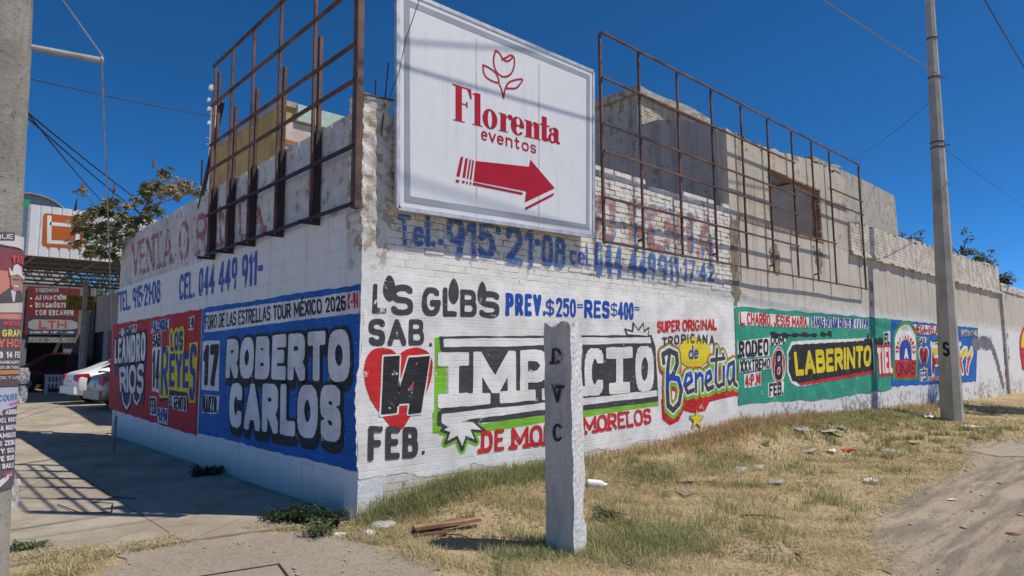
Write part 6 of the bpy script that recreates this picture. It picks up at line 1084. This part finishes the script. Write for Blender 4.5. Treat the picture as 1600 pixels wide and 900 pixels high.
for i, (px, py, sx, sy, rot, c, lab) in enumerate(((1155, 738, .34, .16, 12, (.34, .30, .26), 'long grey tile piece in the dry grass, left of the paired tiles'), (1181, 733, .24, .2, 20, (.38, .33, .29), 'square grey tile piece in the dry grass, right of the paired tiles'), (1070, 752, .24, .2, 35, (.32, .24, .18), 'brown cardboard flap nearest the brick wall'), (1068, 773, .30, .12, 60, (.28, .19, .15), 'dark reddish tile piece below the cardboard flap'), (1213, 757, .24, .15, 10, (.33, .29, .24), 'thin grey board left of the pinkish wrapper'), (1262, 706, .3, .2, 5, (.40, .36, .32), 'flat grey slab left of the red rag'), (1365, 664, .34, .14, 25, (.60, .58, .55), 'pale board in the green grass'), (1105, 752, .26, .2, 15, (.37, .29, .20), 'tan cardboard lying right of the brown flap'), (1465, 690, .3, .12, 40, (.36, .33, .30), 'grey strip near the road edge'))):
    slab_at('board_piece', lab, 'board', px, py, sx, sy, .018, rot, simple(c, .85, 0, .25, 8), 40 + i, (random.uniform(-7, 7), random.uniform(-7, 7)), .006, lift=.018)
lf_ = crumple('dry_leaf', 'curled red brown leaf on the dirt road at the right edge', 'leaf', 1583, 836, .05, simple((.22, .06, .04), .7), 60, .3)
def stick(px0, py0, px1, py1, r, label, m_=w2): a, b_ = G(px0, py0), G(px1, py1); tag(MB().tube([a + V3(0, 0, .02), (a + b_) / 2 + V3(.02, .01, .035), b_ + V3(0, 0, .015)], r, 6, r * .5).build('stick', m_), label, 'stick')
stick(1158, 808, 1232, 815, .010, 'dark stick in the dry grass in the middle of the verge'); stick(1244, 870, 1256, 881, .012, 'short stick at the bottom of the verge'); stick(1098, 778, 1112, 786, .007, 'thin twig beside the reddish tile piece'); stick(1355, 775, 1372, 770, .007, 'thin twig at the road edge'); stick(690, 838, 745, 848, .006, 'thin twig beside the planks')
rg3 = np.random.default_rng(77); STN = [simple(c, .9, 0, .3, 14) for c in ((.30, .27, .23), (.40, .36, .31), (.22, .19, .17))]; k = 0
pv = MB(); pv2 = MB()
def pebbles(name, label, n, fx, seed, s0, s1, cols):
    r = np.random.default_rng(seed); V_, Fa = [], []; oc_ = [(1, 0, 0), (0, 1, 0), (-1, 0, 0), (0, -1, 0), (0, 0, 1), (0, 0, -.4)]; of = [(0, 1, 4), (1, 2, 4), (2, 3, 4), (3, 0, 4), (1, 0, 5), (2, 1, 5), (3, 2, 5), (0, 3, 5)]
    X, Y = fx(r, n); Z = ground_h(X, Y)
    for x, y, z in zip(X, Y, Z):
        s = r.uniform(s0, s1) * (1 + 2 * (r.random() < .03)); t = r.uniform(0, 6.3); c, s_ = math.cos(t), math.sin(t); q = r.uniform(.6, 1.3, 3) * s; b = len(V_)
        for a in oc_: p = (a[0] * q[0], a[1] * q[1], a[2] * q[2] * .7); V_.append((x + c * p[0] - s_ * p[1], y + s_ * p[0] + c * p[1], z + .012 + p[2]))
        Fa += [(b + i, b + j, b + l) for i, j, l in of]
    tag(link(name, fast_mesh(name, V_, Fa), islands(cols, .9)), label, 'gravel', kind='stuff')
SC_ = ((.26, .23, .20), (.36, .32, .28), (.45, .41, .36), (.18, .16, .14))
pebbles('gravel', 'loose small stones on the dirt road', 1500, lambda r, n: (lambda x: (x, np.interp(x, RE[:, 0], RE[:, 1]) + .25 - r.exponential(.9, n)))(r.uniform(.3, 16, n)), 1, .004, .011, ((.36, .31, .26), (.46, .41, .35), (.28, .24, .20), (.52, .47, .41))); pebbles('gravel', 'loose grit on the gravel apron by the pavement', 2400, lambda r, n: (r.uniform(-2.3, .3, n), r.uniform(-2.4, .1, n)), 2, .003, .007, ((.40, .34, .28), (.46, .40, .33), (.34, .29, .24), (.52, .46, .40))); pebbles('gravel', 'crumbled plaster along the foot of the shaded wall', 1500, lambda r, n: (-np.abs(r.normal(0, .16, n)) - .02, r.uniform(.1, 9.5, n)), 3, .005, .017, ((.40, .38, .35), (.28, .26, .24), (.5, .48, .45)))
a, b_, c_ = G(437, 884), G(330, 901), G(470, 905); e1, e2 = (b_ - a), (c_ - a); e1[2] = e2[2] = 0; e1 *= .75 / np.linalg.norm(e1); e2 = np.cross(V3(0, 0, 1), e1); e2 = e2 if e2 @ (c_ - a) > 0 else -e2; lz_ = float(ground_h(a[0], a[1])) + .012
cv = root('access_cover', 'square concrete access cover in a dark steel frame at the bottom edge', 'cover', (a + (e1 + e2) / 2)); q = lambda s, t, z: a * V3(1, 1, 0) + e1 * s + e2 * t + V3(0, 0, lz_ + z)
MB().hexa([q(.03, .03, -.06), q(.97, .03, -.06), q(.97, .97, -.06), q(.03, .97, -.06)], [q(.03, .03, .004), q(.97, .03, .004), q(.97, .97, .004), q(.03, .97, .004)]).build('lid', soil_mat('lid_concrete', (.40, .335, .27), (.44, .375, .305), (.34, .285, .225)), cv)
fr_ = MB()
for s0, t0, s1, t1 in ((0, .012, 1, .012), (0, .988, 1, .988), (.012, .026, .012, .974), (.988, .026, .988, .974)): fr_.bar(q(s0, t0, 0), q(s1, t1, 0), .016)
fr_.build('frame', rust(1), cv)
tag(MB().tube([V3(-2.05, 2.9, .035), V3(-1.95, 2.2, .04), V3(-1.7, 2.05, .035), V3(-1.6, 2.5, .04), V3(-1.75, 2.75, .035), V3(-1.5, 2.9, .035), V3(-1.35, 2.6, .04)], .006, 5).build('loose_wire', WIR), 'thin loose wire curled on the sunny pavement', 'wire')
for o in D.objects:
    if o.type == 'MESH' and o.name.startswith('wheel'): pass
